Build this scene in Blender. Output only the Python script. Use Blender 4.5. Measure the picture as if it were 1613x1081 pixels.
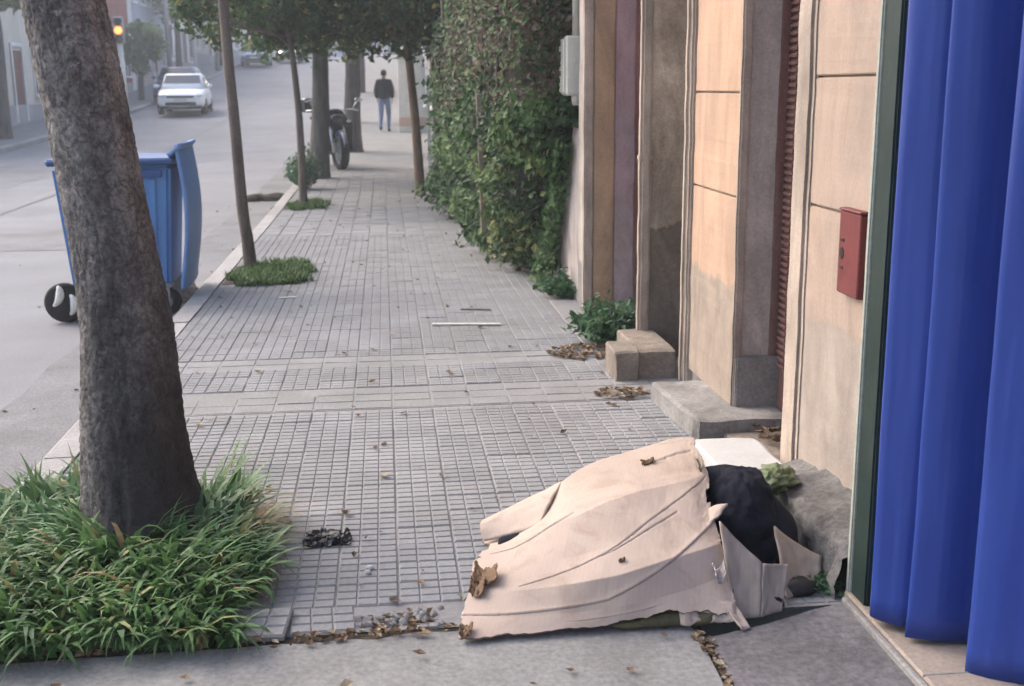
import bpy, bmesh, math, random
from mathutils import Vector, Matrix, noise as mnoise

scene = bpy.context.scene
for o in list(bpy.data.objects):
    bpy.data.objects.remove(o)
COL = scene.collection
PI = math.pi
R = math.radians

# ------------------------------------------------------------------ camera
cam_data = bpy.data.cameras.new('Camera')
cam = bpy.data.objects.new('Camera', cam_data)
COL.objects.link(cam)
cam_data.sensor_width = 36.0
cam_data.lens = 40.17
cam_data.clip_start = 0.05
cam_data.clip_end = 2000
_psi, _th, _roll = R(6.1887), R(12.5974), R(0.5)
_fw = Vector((math.sin(_psi)*math.cos(_th), math.cos(_psi)*math.cos(_th), -math.sin(_th)))
_r = Vector((math.cos(_psi), -math.sin(_psi), 0))
_u = _r.cross(_fw)
_r2 = _r*math.cos(_roll) - _u*math.sin(_roll)
_u2 = _u*math.cos(_roll) + _r*math.sin(_roll)
_m = Matrix((_r2, _u2, -_fw)).transposed().to_4x4()
_m.translation = Vector((0, 0, 1.58))
cam.matrix_world = _m
scene.camera = cam
cam_data.dof.use_dof = True
cam_data.dof.focus_distance = 4.3
cam_data.dof.aperture_fstop = 4.5

# ------------------------------------------------------------------ world and sun
SUN_EL, SUN_AZ = R(40), R(-52)          # azimuth from +Y towards +X
world = bpy.data.worlds.new('World')
scene.world = world
world.use_nodes = True
wn = world.node_tree
wn.nodes.clear()
sky = wn.nodes.new('ShaderNodeTexSky')
sky.sky_type = 'NISHITA'
sky.sun_disc = False
sky.sun_elevation = SUN_EL
sky.sun_rotation = SUN_AZ
sky.air_density = 1.0
sky.dust_density = 4.0
sky.ozone_density = 1.0
bg = wn.nodes.new('ShaderNodeBackground')
bg.inputs['Strength'].default_value = 0.15
wo = wn.nodes.new('ShaderNodeOutputWorld')
wn.links.new(sky.outputs[0], bg.inputs[0])
wn.links.new(bg.outputs[0], wo.inputs[0])

sd = bpy.data.lights.new('Sun', 'SUN')
sd.energy = 0.9
sd.angle = R(60)
sd.color = (1.0, 0.91, 0.84)
sun = bpy.data.objects.new('Sun', sd)
COL.objects.link(sun)
_sv = Vector((math.sin(SUN_AZ)*math.cos(SUN_EL), math.cos(SUN_AZ)*math.cos(SUN_EL), math.sin(SUN_EL)))
sun.rotation_euler = (-_sv).to_track_quat('-Z', 'Y').to_euler()
sun.location = (-6, 4, 12)

vs = scene.view_settings
vs.view_transform = 'Standard'
vs.look = 'None'
vs.exposure = 1.58
vs.gamma = 1.0
vs.use_curve_mapping = False
scene.render.engine = 'CYCLES'
scene.cycles.max_bounces = 6
scene.cycles.volume_bounces = 0
scene.cycles.transmission_bounces = 3

# ------------------------------------------------------------------ helpers
def rise(y):
    """how far the street climbs above the level of the near pavement"""
    if y < 13: return 0.0
    if y < 55: return 0.00085*(y-13)**2
    e = 0.00085*42**2
    s = 2*0.00085*42
    if y < 88: return e + s*(y-55)
    e += s*33
    if y < 100:
        t = y-88
        return e + s*(t - t*t/24)
    return e + s*6

def tag(o, label=None, cat=None, group=None, kind=None):
    if label: o['label'] = label
    if cat: o['category'] = cat
    if group: o['group'] = group
    if kind: o['kind'] = kind
    return o

def empty(name, loc=(0, 0, 0), rz=0.0, label=None, cat=None, group=None):
    o = bpy.data.objects.new(name, None)
    o.empty_display_size = 0.1
    COL.objects.link(o)
    o.location = loc
    o.rotation_euler = (0, 0, rz)
    return tag(o, label, cat, group)

def link_mesh(name, me, mat, parent=None, smooth=False):
    o = bpy.data.objects.new(name, me)
    COL.objects.link(o)
    if mat: me.materials.append(mat)
    if smooth:
        me.polygons.foreach_set('use_smooth', [True]*len(me.polygons))
    if parent: o.parent = parent
    return o

class MB:
    """collects simple shapes into one mesh"""
    def __init__(s): s.v = []; s.f = []; s.t = []
    def add(s, vs_, fs_, tone=0.5):
        b = len(s.v)
        s.v.extend([tuple(p) for p in vs_])
        for f in fs_:
            s.f.append([b+i for i in f]); s.t.append(tone)
        return s
    def box(s, x0, x1, y0, y1, z0, z1, M=None, tone=0.5):
        vv = [(x0,y0,z0),(x1,y0,z0),(x1,y1,z0),(x0,y1,z0),(x0,y0,z1),(x1,y0,z1),(x1,y1,z1),(x0,y1,z1)]
        if M: vv = [M @ Vector(p) for p in vv]
        return s.add(vv, [(0,3,2,1),(4,5,6,7),(0,1,5,4),(1,2,6,5),(2,3,7,6),(3,0,4,7)], tone)
    def cbox(s, x0, x1, y0, y1, z0, z1, b, M=None, tone=0.5):
        """box with all edges chamfered by b"""
        bm = bmesh.new()
        bmesh.ops.create_cube(bm, size=1)
        for v in bm.verts:
            v.co = ((x0+x1)/2+v.co.x*(x1-x0), (y0+y1)/2+v.co.y*(y1-y0), (z0+z1)/2+v.co.z*(z1-z0))
        bmesh.ops.bevel(bm, geom=bm.edges[:], offset=b, segments=1, affect='EDGES')
        vv = [M @ v.co if M else v.co.copy() for v in bm.verts]
        bm.verts.index_update()
        ff = [[v.index for v in f.verts] for f in bm.faces]
        bm.free()
        return s.add(vv, ff, tone)
    def prism(s, poly, z0, z1, M=None, tone=0.5):
        n = len(poly)
        vv = [(x, y, z0) for x, y in poly] + [(x, y, z1) for x, y in poly]
        if M: vv = [M @ Vector(p) for p in vv]
        ff = [list(range(n-1, -1, -1)), list(range(n, 2*n))]
        ff += [(i, (i+1) % n, n+(i+1) % n, n+i) for i in range(n)]
        return s.add(vv, ff, tone)
    def tube(s, pts, rad, seg=10, cap=True, tone=0.5, squash=None):
        pts = [Vector(p) for p in pts]
        if not isinstance(rad, (list, tuple)): rad = [rad]*len(pts)
        rings = []
        d0 = (pts[1]-pts[0]).normalized()
        ref = Vector((0, 0, 1)) if abs(d0.z) < 0.9 else Vector((1, 0, 0))
        for i, p in enumerate(pts):
            d = (pts[min(i+1, len(pts)-1)] - pts[max(i-1, 0)]).normalized()
            a = (ref - d*ref.dot(d)).normalized(); bq = d.cross(a); ref = a
            rings.append([p + (a*math.cos(2*PI*k/seg) + bq*math.sin(2*PI*k/seg)*(squash or 1))*rad[i] for k in range(seg)])
        vv = [v for r_ in rings for v in r_]
        ff = []
        for i in range(len(pts)-1):
            for k in range(seg):
                ff.append((i*seg+k, i*seg+(k+1) % seg, (i+1)*seg+(k+1) % seg, (i+1)*seg+k))
        if cap:
            ff.append(list(range(seg-1, -1, -1)))
            ff.append([(len(pts)-1)*seg+k for k in range(seg)])
        return s.add(vv, ff, tone)
    def lathe(s, prof, seg=24, M=None, tone=0.5):
        """profile of (radius, z) turned about z"""
        vv = []; ff = []
        n = len(prof)
        for i, (r_, z) in enumerate(prof):
            for k in range(seg):
                vv.append((r_*math.cos(2*PI*k/seg), r_*math.sin(2*PI*k/seg), z))
        for i in range(n-1):
            for k in range(seg):
                ff.append((i*seg+k, i*seg+(k+1) % seg, (i+1)*seg+(k+1) % seg, (i+1)*seg+k))
        if M: vv = [M @ Vector(p) for p in vv]
        return s.add(vv, ff, tone)
    def ellipsoid(s, c, r, seg=14, rings=9, M=None, jit=0.0, fr=3.0, tone=0.5):
        vv = []; ff = []
        for i in range(rings+1):
            th = PI*i/rings
            for k in range(seg):
                ph = 2*PI*k/seg
                d = Vector((math.sin(th)*math.cos(ph), math.sin(th)*math.sin(ph), math.cos(th)))
                q = 1 + jit*mnoise.noise(d*fr + Vector(c)*7)
                p = Vector((c[0]+d.x*r[0]*q, c[1]+d.y*r[1]*q, c[2]+d.z*r[2]*q))
                vv.append(M @ p if M else p)
        for i in range(rings):
            for k in range(seg):
                ff.append((i*seg+k, (i+1)*seg+k, (i+1)*seg+(k+1) % seg, i*seg+(k+1) % seg))
        return s.add(vv, ff, tone)
    def mesh(s, name):
        me = bpy.data.meshes.new(name)
        me.from_pydata(s.v, [], s.f)
        a = me.attributes.new('tone', 'FLOAT', 'FACE')
        a.data.foreach_set('value', s.t)
        me.update()
        return me
    def build(s, name, mat, parent=None, smooth=False):
        return link_mesh(name, s.mesh(name), mat, parent, smooth)

def grid_mesh(name, fn, nu, nv, mat, parent=None, smooth=True):
    vv = []; ff = []
    for j in range(nv+1):
        for i in range(nu+1):
            vv.append(fn(i/nu, j/nv))
    for j in range(nv):
        for i in range(nu):
            a = j*(nu+1)+i
            ff.append((a, a+1, a+nu+2, a+nu+1))
    me = bpy.data.meshes.new(name)
    me.from_pydata(vv, [], ff); me.update()
    return link_mesh(name, me, mat, parent, smooth)

def copy_tree(o, parent=None):
    c = o.copy(); COL.objects.link(c); c.parent = parent
    for ch in list(o.children): copy_tree(ch, c)
    return c

def catmull(pts, t):
    n = len(pts)-1
    x = max(0.0, min(n-1e-6, t*n)); i = int(x); u = x-i
    p0 = pts[max(i-1, 0)]; p1 = pts[i]; p2 = pts[i+1]; p3 = pts[min(i+2, n)]
    return 0.5*((2*p1) + (p2-p0)*u + (2*p0-5*p1+4*p2-p3)*u*u + (3*p1-p0-3*p2+p3)*u**3)

def fb(p, o=3):
    return mnoise.fractal(Vector(p), 1.0, 2.0, o)

# ------------------------------------------------------------------ materials
def ramp(nt, fac, stops):
    n = nt.nodes.new('ShaderNodeValToRGB')
    el = n.color_ramp.elements
    while len(el) < len(stops): el.new(0.5)
    for e, (p, c) in zip(el, stops):
        e.position = p
        e.color = (c[0], c[1], c[2], 1) if isinstance(c, (tuple, list)) else (c, c, c, 1)
    nt.links.new(fac, n.inputs[0])
    return n.outputs[0]

def vmul(nt, vec, s):
    n = nt.nodes.new('ShaderNodeVectorMath'); n.operation = 'MULTIPLY'
    nt.links.new(vec, n.inputs[0]); n.inputs[1].default_value = s
    return n.outputs[0]

def tnoise(nt, vec, scale, detail=5, rough=0.6, dist=0.0):
    n = nt.nodes.new('ShaderNodeTexNoise')
    n.inputs['Scale'].default_value = scale
    n.inputs['Detail'].default_value = detail
    n.inputs['Roughness'].default_value = rough
    n.inputs['Distortion'].default_value = dist
    nt.links.new(vec, n.inputs['Vector'])
    return n.outputs[0]

def mixc(nt, fac, a, b, mode='MIX'):
    n = nt.nodes.new('ShaderNodeMix'); n.data_type = 'RGBA'; n.blend_type = mode
    if isinstance(fac, float): n.inputs[0].default_value = fac
    else: nt.links.new(fac, n.inputs[0])
    for i, v in ((6, a), (7, b)):
        if isinstance(v, (tuple, list)): n.inputs[i].default_value = (v[0], v[1], v[2], 1)
        else: nt.links.new(v, n.inputs[i])
    return n.outputs[2]

def newmat(name):
    m = bpy.data.materials.new(name); m.use_nodes = True
    nt = m.node_tree
    b = nt.nodes['Principled BSDF']
    g = nt.nodes.new('ShaderNodeNewGeometry')
    return m, nt, b, g.outputs['Position']

def bump(nt, b, h, strength, dist):
    n = nt.nodes.new('ShaderNodeBump')
    n.inputs['Strength'].default_value = strength
    n.inputs['Distance'].default_value = dist
    nt.links.new(h, n.inputs['Height'])
    nt.links.new(n.outputs[0], b.inputs['Normal'])

def mat(name, c1, c2=None, scale=6.0, rough=0.85, stain=None, stain_scale=1.3, stain_amt=0.5, fine=60.0, fine_amt=0.25,
        bmp=0.3, bdist=0.004, bscale=90.0, stretch=(1, 1, 1), metallic=0.0, spec=0.3, obj_rand=0.0, lower=None, streak=0.0):
    """two-tone noise paint or stone, blotched by stains, with fine grain and relief; lower=(z, colour, softness) bares another colour below z"""
    m, nt, b, pos = newmat(name)
    pos_ = vmul(nt, pos, stretch)
    if c2 is None: c2 = tuple(x*0.8 for x in c1)
    col = ramp(nt, tnoise(nt, pos_, scale, 6), [(0.32, c2), (0.68, c1)])
    if lower:
        sx = nt.nodes.new('ShaderNodeSeparateXYZ'); nt.links.new(pos, sx.inputs[0])
        ma = nt.nodes.new('ShaderNodeMath'); ma.operation = 'MULTIPLY_ADD'
        nt.links.new(tnoise(nt, pos, 5.0, 6, 0.7), ma.inputs[0]); ma.inputs[1].default_value = lower[2]
        nt.links.new(sx.outputs[2], ma.inputs[2])
        f = ramp(nt, ma.outputs[0], [(0.0, 1.0), (1.0, 0.0)])
        mr = nt.nodes.new('ShaderNodeMapRange')
        mr.inputs[1].default_value = lower[0]+lower[2]*0.5-0.015; mr.inputs[2].default_value = lower[0]+lower[2]*0.5+0.015
        mr.inputs[3].default_value = 1; mr.inputs[4].default_value = 0
        nt.links.new(ma.outputs[0], mr.inputs[0])
        lc = ramp(nt, tnoise(nt, pos, 9, 6), [(0.3, tuple(x*0.75 for x in lower[1])), (0.7, lower[1])])
        col = mixc(nt, mr.outputs[0], col, lc)
    if stain:
        f = ramp(nt, tnoise(nt, vmul(nt, pos, (stretch[0], stretch[1], stretch[2]*0.5)), stain_scale, 8, 0.65, 0.6), [(0.45, 0.0), (0.72, stain_amt)])
        col = mixc(nt, f, col, stain)
    if streak:
        f = ramp(nt, tnoise(nt, vmul(nt, pos, (1, 1, 0.32)), 5.0, 7, 0.7, 0.8), [(0.36, 1.0-streak), (0.60, 1.0)])
        col = mixc(nt, 1.0, col, f, 'MULTIPLY')
        f = ramp(nt, tnoise(nt, pos, 34, 4, 0.6, 0.4), [(0.655, 0.0), (0.70, 0.8)])
        f2 = ramp(nt, tnoise(nt, pos, 2.6, 4, 0.6), [(0.46, 0.0), (0.60, 1.0)])
        col = mixc(nt, mixc(nt, 1.0, f, f2, 'MULTIPLY'), col, (0.36, 0.33, 0.30))
    g = ramp(nt, tnoise(nt, pos, fine, 3, 0.7), [(0.3, 1-fine_amt), (0.7, 1+fine_amt*0.3)])
    col = mixc(nt, 1.0, col, g, 'MULTIPLY')
    if obj_rand:
        oi = nt.nodes.new('ShaderNodeObjectInfo')
        col = mixc(nt, 1.0, col, ramp(nt, oi.outputs['Random'], [(0, 1-obj_rand), (1, 1.0)]), 'MULTIPLY')
    nt.links.new(col, b.inputs['Base Color'])
    b.inputs['Roughness'].default_value = rough
    b.inputs['Metallic'].default_value = metallic
    b.inputs['Specular IOR Level'].default_value = spec
    if bmp: bump(nt, b, tnoise(nt, pos_, bscale, 5, 0.7), bmp, bdist)
    return m

def leafmat(name, stops, trans=0.3, rough=0.6, var_scale=1.2):
    m, nt, b, pos = newmat(name)
    at = nt.nodes.new('ShaderNodeAttribute'); at.attribute_name = 'tone'
    col = ramp(nt, at.outputs['Fac'], stops)
    v = ramp(nt, tnoise(nt, pos, var_scale, 4), [(0.3, 0.7), (0.7, 1.15)])
    col = mixc(nt, 1.0, col, v, 'MULTIPLY')
    nt.links.new(col, b.inputs['Base Color'])
    b.inputs['Roughness'].default_value = rough
    b.inputs['Specular IOR Level'].default_value = 0.3
    tr = nt.nodes.new('ShaderNodeBsdfTranslucent'); nt.links.new(col, tr.inputs[0])
    mx = nt.nodes.new('ShaderNodeMixShader'); mx.inputs[0].default_value = trans
    nt.links.new(b.outputs[0], mx.inputs[1]); nt.links.new(tr.outputs[0], mx.inputs[2])
    nt.links.new(mx.outputs[0], nt.nodes['Material Output'].inputs[0])
    return m

def emit(name, c, s):
    m = bpy.data.materials.new(name); m.use_nodes = True
    b = m.node_tree.nodes['Principled BSDF']
    b.inputs['Base Color'].default_value = (*c, 1)
    b.inputs['Emission Color'].default_value = (*c, 1)
    b.inputs['Emission Strength'].default_value = s
    return m

M = {}
M['tile'] = mat('cement_tile', (0.300, 0.300, 0.304), (0.228, 0.228, 0.232), 2.2, 0.9, (0.185, 0.18, 0.172), 1.1, 0.65, 70, 0.22, 0.4, 0.003, 150, obj_rand=0.14)
M['mortar'] = mat('dark_mortar', (0.275, 0.265, 0.26), (0.205, 0.197, 0.193), 6, 0.95, None, bmp=0.5, bdist=0.004, bscale=120)
M['walk'] = mat('pavement_cement', (0.268, 0.267, 0.268), (0.208, 0.207, 0.208), 3.0, 0.9, (0.18, 0.174, 0.166), 1.6, 0.7, 60, 0.25, 0.4, 0.004, 110)
M['drive'] = mat('worn_concrete', (0.30, 0.296, 0.285), (0.225, 0.22, 0.212), 2.6, 0.9, (0.15, 0.145, 0.14), 1.5, 0.6, 55, 0.3, 0.5, 0.006, 70)
M['dark_slab'] = mat('dark_worn_cement', (0.20, 0.185, 0.19), (0.13, 0.122, 0.125), 4, 0.9, (0.085, 0.08, 0.08), 2.2, 0.7, 45, 0.4, 0.6, 0.008, 50)
M['thresh'] = mat('beige_threshold_stone', (0.36, 0.30, 0.25), (0.28, 0.23, 0.19), 5, 0.8, (0.18, 0.13, 0.10), 2, 0.5, 60, 0.25)
M['kerb'] = mat('kerb_stone', (0.40, 0.385, 0.375), (0.31, 0.30, 0.295), 3, 0.9, (0.2, 0.19, 0.185), 1.4, 0.5, 60, 0.25, 0.5, 0.005, 80, obj_rand=0.12)
M['road'] = mat('worn_asphalt', (0.27, 0.27, 0.285), (0.22, 0.22, 0.232), 0.7, 0.9, (0.15, 0.15, 0.155), 0.35, 0.5, 130, 0.45, 0.6, 0.006, 160)
M['ground'] = mat('bare_ground', (0.24, 0.22, 0.19), (0.16, 0.15, 0.12), 0.4, 0.95)
M['soil'] = mat('dark_soil', (0.09, 0.07, 0.05), (0.05, 0.04, 0.03), 12, 1.0, bmp=0.8, bdist=0.02, bscale=40)
M['rubble'] = mat('crumbling_cement', (0.22, 0.208, 0.20), (0.125, 0.118, 0.115), 11, 0.95, (0.075, 0.07, 0.062), 4, 0.7, 50, 0.4, 0.8, 0.012, 45)
PEACH = (0.62, 0.40, 0.26)
M['peach'] = mat('peach_plaster', (0.51, 0.335, 0.228), (0.43, 0.29, 0.21), 2.0, 0.9, (0.33, 0.25, 0.205), 1.6, 0.75, 90, 0.14, 0.35, 0.003, 120,
                 stretch=(1, 1, 0.6), lower=(0.66, (0.345, 0.28, 0.225), 0.22), streak=0.22)
M['peach_near'] = mat('faded_peach_plaster', (0.455, 0.335, 0.258), (0.385, 0.292, 0.235), 2.2, 0.9, (0.32, 0.26, 0.22), 1.8, 0.8, 90, 0.12, 0.35, 0.003, 110,
                      stretch=(1, 1, 0.6), lower=(0.72, (0.40, 0.34, 0.29), 0.2), streak=0.22)
M['cream'] = mat('cream_moulding', (0.47, 0.385, 0.32), (0.39, 0.32, 0.265), 5, 0.85, (0.24, 0.195, 0.16), 3, 0.8, 80, 0.15, 0.3, 0.003, 90, streak=0.30)
M['jamb_grey'] = mat('grey_plaster', (0.56, 0.49, 0.44), (0.41, 0.36, 0.32), 3.0, 0.9, (0.22, 0.19, 0.17), 2.2, 0.7, 70, 0.2, 0.4, 0.004, 80, lower=(0.34, (0.28, 0.27, 0.262), 0.12), streak=0.30)
M['jamb_tan'] = mat('tan_plaster', (0.60, 0.50, 0.40), (0.40, 0.32, 0.25), 4.5, 0.9, (0.19, 0.14, 0.10), 2.6, 0.85, 70, 0.25, 0.4, 0.004, 80, lower=(0.80, (0.22, 0.185, 0.155), 0.5), streak=0.35)
M['cement'] = mat('grey_cement', (0.33, 0.315, 0.30), (0.24, 0.23, 0.22), 5, 0.95, (0.17, 0.155, 0.14), 3, 0.6, 60, 0.3, 0.6, 0.007, 50, streak=0.20)
M['cement_tan'] = mat('tan_cement', (0.31, 0.26, 0.215), (0.20, 0.168, 0.14), 9, 0.95, (0.2, 0.16, 0.13), 3, 0.6, 60, 0.3, 0.6, 0.007, 50, streak=0.20)
M['purple'] = mat('mauve_paint', (0.40, 0.275, 0.295), (0.32, 0.215, 0.235), 3.5, 0.85, (0.38, 0.32, 0.33), 2.6, 0.75, 70, 0.15, 0.3, 0.003, 90, lower=(0.75, (0.45, 0.36, 0.36), 0.5), streak=0.30)
M['orange'] = mat('ochre_paint', (0.50, 0.335, 0.205), (0.40, 0.265, 0.17), 5, 0.85, (0.25, 0.17, 0.125), 3, 0.8, 70, 0.2, streak=0.30)
M['redwood'] = mat('oxide_red_wood', (0.22, 0.095, 0.08), (0.16, 0.07, 0.06), 6, 0.85, (0.30, 0.22, 0.185), 5, 0.75, 70, 0.25, stretch=(1, 1, 0.2), streak=0.30)
M['white_wall'] = mat('dirty_white_plaster', (0.50, 0.435, 0.405), (0.40, 0.345, 0.32), 4, 0.9, (0.36, 0.31, 0.28), 2.6, 0.6, 60, 0.2, 0.5, 0.006, 50, streak=0.30)
M['white_stone'] = mat('white_marble', (0.50, 0.50, 0.485), (0.41, 0.405, 0.395), 4, 0.6, (0.45, 0.43, 0.40), 4, 0.3, 60, 0.1, 0.2, 0.002, 60)
M['metal_white'] = mat('off_white_metal', (0.66, 0.64, 0.56), (0.58, 0.56, 0.49), 6, 0.55, (0.4, 0.37, 0.3), 6, 0.3, 50, 0.1, 0.1, 0.001)
M['green_post'] = mat('dark_green_paint', (0.014, 0.030, 0.026), (0.010, 0.022, 0.019), 5, 0.55, (0.06, 0.08, 0.07), 8, 0.3, 50, 0.2, 0.15, 0.002)
M['sage'] = mat('pale_green_paint', (0.40, 0.42, 0.36), (0.33, 0.35, 0.30), 6, 0.7, (0.25, 0.24, 0.2), 4, 0.5, 50, 0.2, 0.2, 0.002)
M['redbox'] = mat('red_enamel', (0.16, 0.034, 0.034), (0.125, 0.028, 0.028), 5, 0.5, (0.2, 0.05, 0.04), 9, 0.4, 40, 0.15, 0.1, 0.001)
M['ink'] = mat('black_paint', (0.02, 0.015, 0.015), None, 9, 0.6)
M['card'] = None
M['navy'] = mat('navy_cloth', (0.013, 0.014, 0.024), (0.007, 0.008, 0.014), 5, 0.92, None, fine=300, fine_amt=0.3, bmp=0.35, bdist=0.003, bscale=400, spec=0.15)
M['olive'] = mat('olive_blanket', (0.12, 0.11, 0.06), (0.06, 0.05, 0.03), 9, 1.0, (0.17, 0.12, 0.06), 8, 0.6, 200, 0.3, 0.4, 0.004, 200)
M['bag_green'] = mat('green_plastic_bag', (0.10, 0.14, 0.055), (0.055, 0.08, 0.03), 8, 0.45, (0.35, 0.36, 0.26), 9, 0.6, 60, 0.2, 0.2, 0.003)
M['black_plastic'] = mat('black_plastic', (0.018, 0.018, 0.02), (0.012, 0.012, 0.014), 8, 0.35, bmp=0.2)
M['rubber'] = mat('rubber', (0.02, 0.02, 0.021), (0.014, 0.014, 0.014), 12, 0.85)
M['bin'] = mat('blue_bin_plastic', (0.085, 0.22, 0.47), (0.07, 0.185, 0.41), 3, 0.5, (0.10, 0.19, 0.38), 2, 0.5, 60, 0.1, 0.1, 0.001)
M['bin_lid'] = mat('sun_faded_blue_plastic', (0.13, 0.25, 0.50), (0.11, 0.22, 0.45), 3, 0.5, (0.16, 0.24, 0.40), 2, 0.5, 60, 0.1, 0.1, 0.001)
M['bin_rim'] = mat('deep_blue_plastic', (0.03, 0.09, 0.24), (0.025, 0.07, 0.19), 3, 0.5)
M['white_paint'] = mat('white_paint', (0.75, 0.74, 0.68), (0.62, 0.6, 0.52), 8, 0.6)
M['grey_metal'] = mat('grey_metal', (0.30, 0.31, 0.32), (0.22, 0.23, 0.24), 8, 0.45, metallic=0.6)
M['chrome'] = mat('bright_metal', (0.62, 0.64, 0.68), (0.5, 0.52, 0.55), 8, 0.25, metallic=0.9)
M['bark'] = None
M['bark_thin'] = mat('young_bark', (0.155, 0.118, 0.096), (0.075, 0.057, 0.047), 14, 0.95, (0.28, 0.23, 0.19), 6, 0.5, 60, 0.3, 0.8, 0.008, 40, stretch=(1, 1, 0.25))
M['bark_brown'] = mat('brown_bark', (0.26, 0.17, 0.115), (0.14, 0.09, 0.06), 14, 0.95, (0.09, 0.06, 0.045), 5, 0.5, 60, 0.3, 0.8, 0.008, 40, stretch=(1, 1, 0.25))
M['bark_grey'] = mat('grey_bark', (0.115, 0.105, 0.10), (0.06, 0.055, 0.052), 10, 0.95, (0.2, 0.18, 0.16), 5, 0.5, 60, 0.3, 0.8, 0.01, 40, stretch=(1, 1, 0.3))
M['old_wood'] = mat('weathered_wood', (0.34, 0.27, 0.21), (0.24, 0.19, 0.15), 10, 0.9, (0.15, 0.12, 0.1), 4, 0.5, 60, 0.3, stretch=(1, 1, 0.2))
M['hedge'] = leafmat('hedge_leaf', [(0.0, (0.012, 0.032, 0.011)), (0.40, (0.042, 0.098, 0.028)), (0.72, (0.11, 0.19, 0.055)), (0.88, (0.19, 0.22, 0.065)), (1.0, (0.26, 0.23, 0.085))])
M['dry_leaf'] = leafmat('dry_vine_leaf', [(0.0, (0.045, 0.038, 0.026)), (0.5, (0.12, 0.082, 0.060)), (0.8, (0.18, 0.125, 0.092)), (1.0, (0.06, 0.085, 0.032))], 0.15)
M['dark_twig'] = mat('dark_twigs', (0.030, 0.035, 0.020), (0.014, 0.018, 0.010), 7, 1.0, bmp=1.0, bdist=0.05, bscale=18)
M['tree_leaf'] = leafmat('tree_leaf', [(0.0, (0.024, 0.050, 0.020)), (0.5, (0.065, 0.115, 0.040)), (0.85, (0.14, 0.21, 0.07)), (0.95, (0.28, 0.30, 0.10)), (1.0, (0.60, 0.45, 0.12))], 0.4)
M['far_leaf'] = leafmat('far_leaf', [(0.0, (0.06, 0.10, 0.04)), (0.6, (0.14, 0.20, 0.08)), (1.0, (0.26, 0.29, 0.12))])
M['grass'] = leafmat('grass_blade', [(0.0, (0.038, 0.095, 0.030)), (0.45, (0.095, 0.20, 0.068)), (0.8, (0.19, 0.29, 0.115)), (0.93, (0.30, 0.30, 0.13)), (1.0, (0.34, 0.22, 0.11))], 0.3, 0.5, 4)
M['lawn'] = leafmat('short_grass', [(0.0, (0.035, 0.085, 0.018)), (0.6, (0.075, 0.15, 0.035)), (1.0, (0.16, 0.21, 0.06))], 0.25, 0.6, 4)
M['weed'] = leafmat('weed_leaf', [(0.0, (0.035, 0.095, 0.045)), (0.6, (0.085, 0.18, 0.085)), (1.0, (0.18, 0.27, 0.14))], 0.25, 0.5, 6)
M['fallen'] = leafmat('fallen_leaf', [(0.0, (0.06, 0.038, 0.026)), (0.4, (0.16, 0.10, 0.06)), (0.75, (0.28, 0.20, 0.125)), (0.92, (0.36, 0.29, 0.19)), (1.0, (0.42, 0.39, 0.33))], 0.1, 0.8, 9)

def card_material(name, c1, c2, dirt):
    m, nt, b, pos = newmat(name)
    col = ramp(nt, tnoise(nt, pos, 3.0, 6), [(0.3, c2), (0.7, c1)])
    f = ramp(nt, tnoise(nt, pos, 7, 8, 0.7, 1.0), [(0.50, 0.0), (0.74, 0.6)])
    col = mixc(nt, f, col, dirt)
    w = nt.nodes.new('ShaderNodeTexWave'); w.bands_direction = 'X'
    w.inputs['Scale'].default_value = 20; w.inputs['Distortion'].default_value = 0.6; w.inputs['Detail'].default_value = 1
    rot = nt.nodes.new('ShaderNodeVectorRotate'); rot.inputs['Angle'].default_value = R(20); rot.inputs['Axis'].default_value = (0, 0, 1)
    nt.links.new(pos, rot.inputs[0]); nt.links.new(rot.outputs[0], w.inputs['Vector'])
    col = mixc(nt, 1.0, col, ramp(nt, w.outputs[1], [(0, 0.972), (1, 1.0)]), 'MULTIPLY')
    nt.links.new(col, b.inputs['Base Color'])
    b.inputs['Roughness'].default_value = 0.85; b.inputs['Specular IOR Level'].default_value = 0.2
    ad = nt.nodes.new('ShaderNodeMath'); ad.operation = 'MULTIPLY_ADD'
    nt.links.new(w.outputs[1], ad.inputs[0]); ad.inputs[1].default_value = 0.10
    nt.links.new(tnoise(nt, pos, 25, 6, 0.7), ad.inputs[2])
    bump(nt, b, ad.outputs[0], 0.3, 0.003)
    return m
M['card'] = card_material('cardboard', (0.475, 0.380, 0.315), (0.395, 0.312, 0.258), (0.27, 0.195, 0.145))
M['card_edge'] = mat('torn_card_edge', (0.26, 0.19, 0.145), (0.17, 0.12, 0.09), 60, 0.95)
M['card_grey'] = card_material('weathered_cardboard', (0.36, 0.295, 0.245), (0.29, 0.235, 0.195), (0.22, 0.17, 0.13))
M['card_brown'] = card_material('wet_brown_cardboard', (0.22, 0.14, 0.085), (0.14, 0.085, 0.05), (0.06, 0.035, 0.02))

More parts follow.
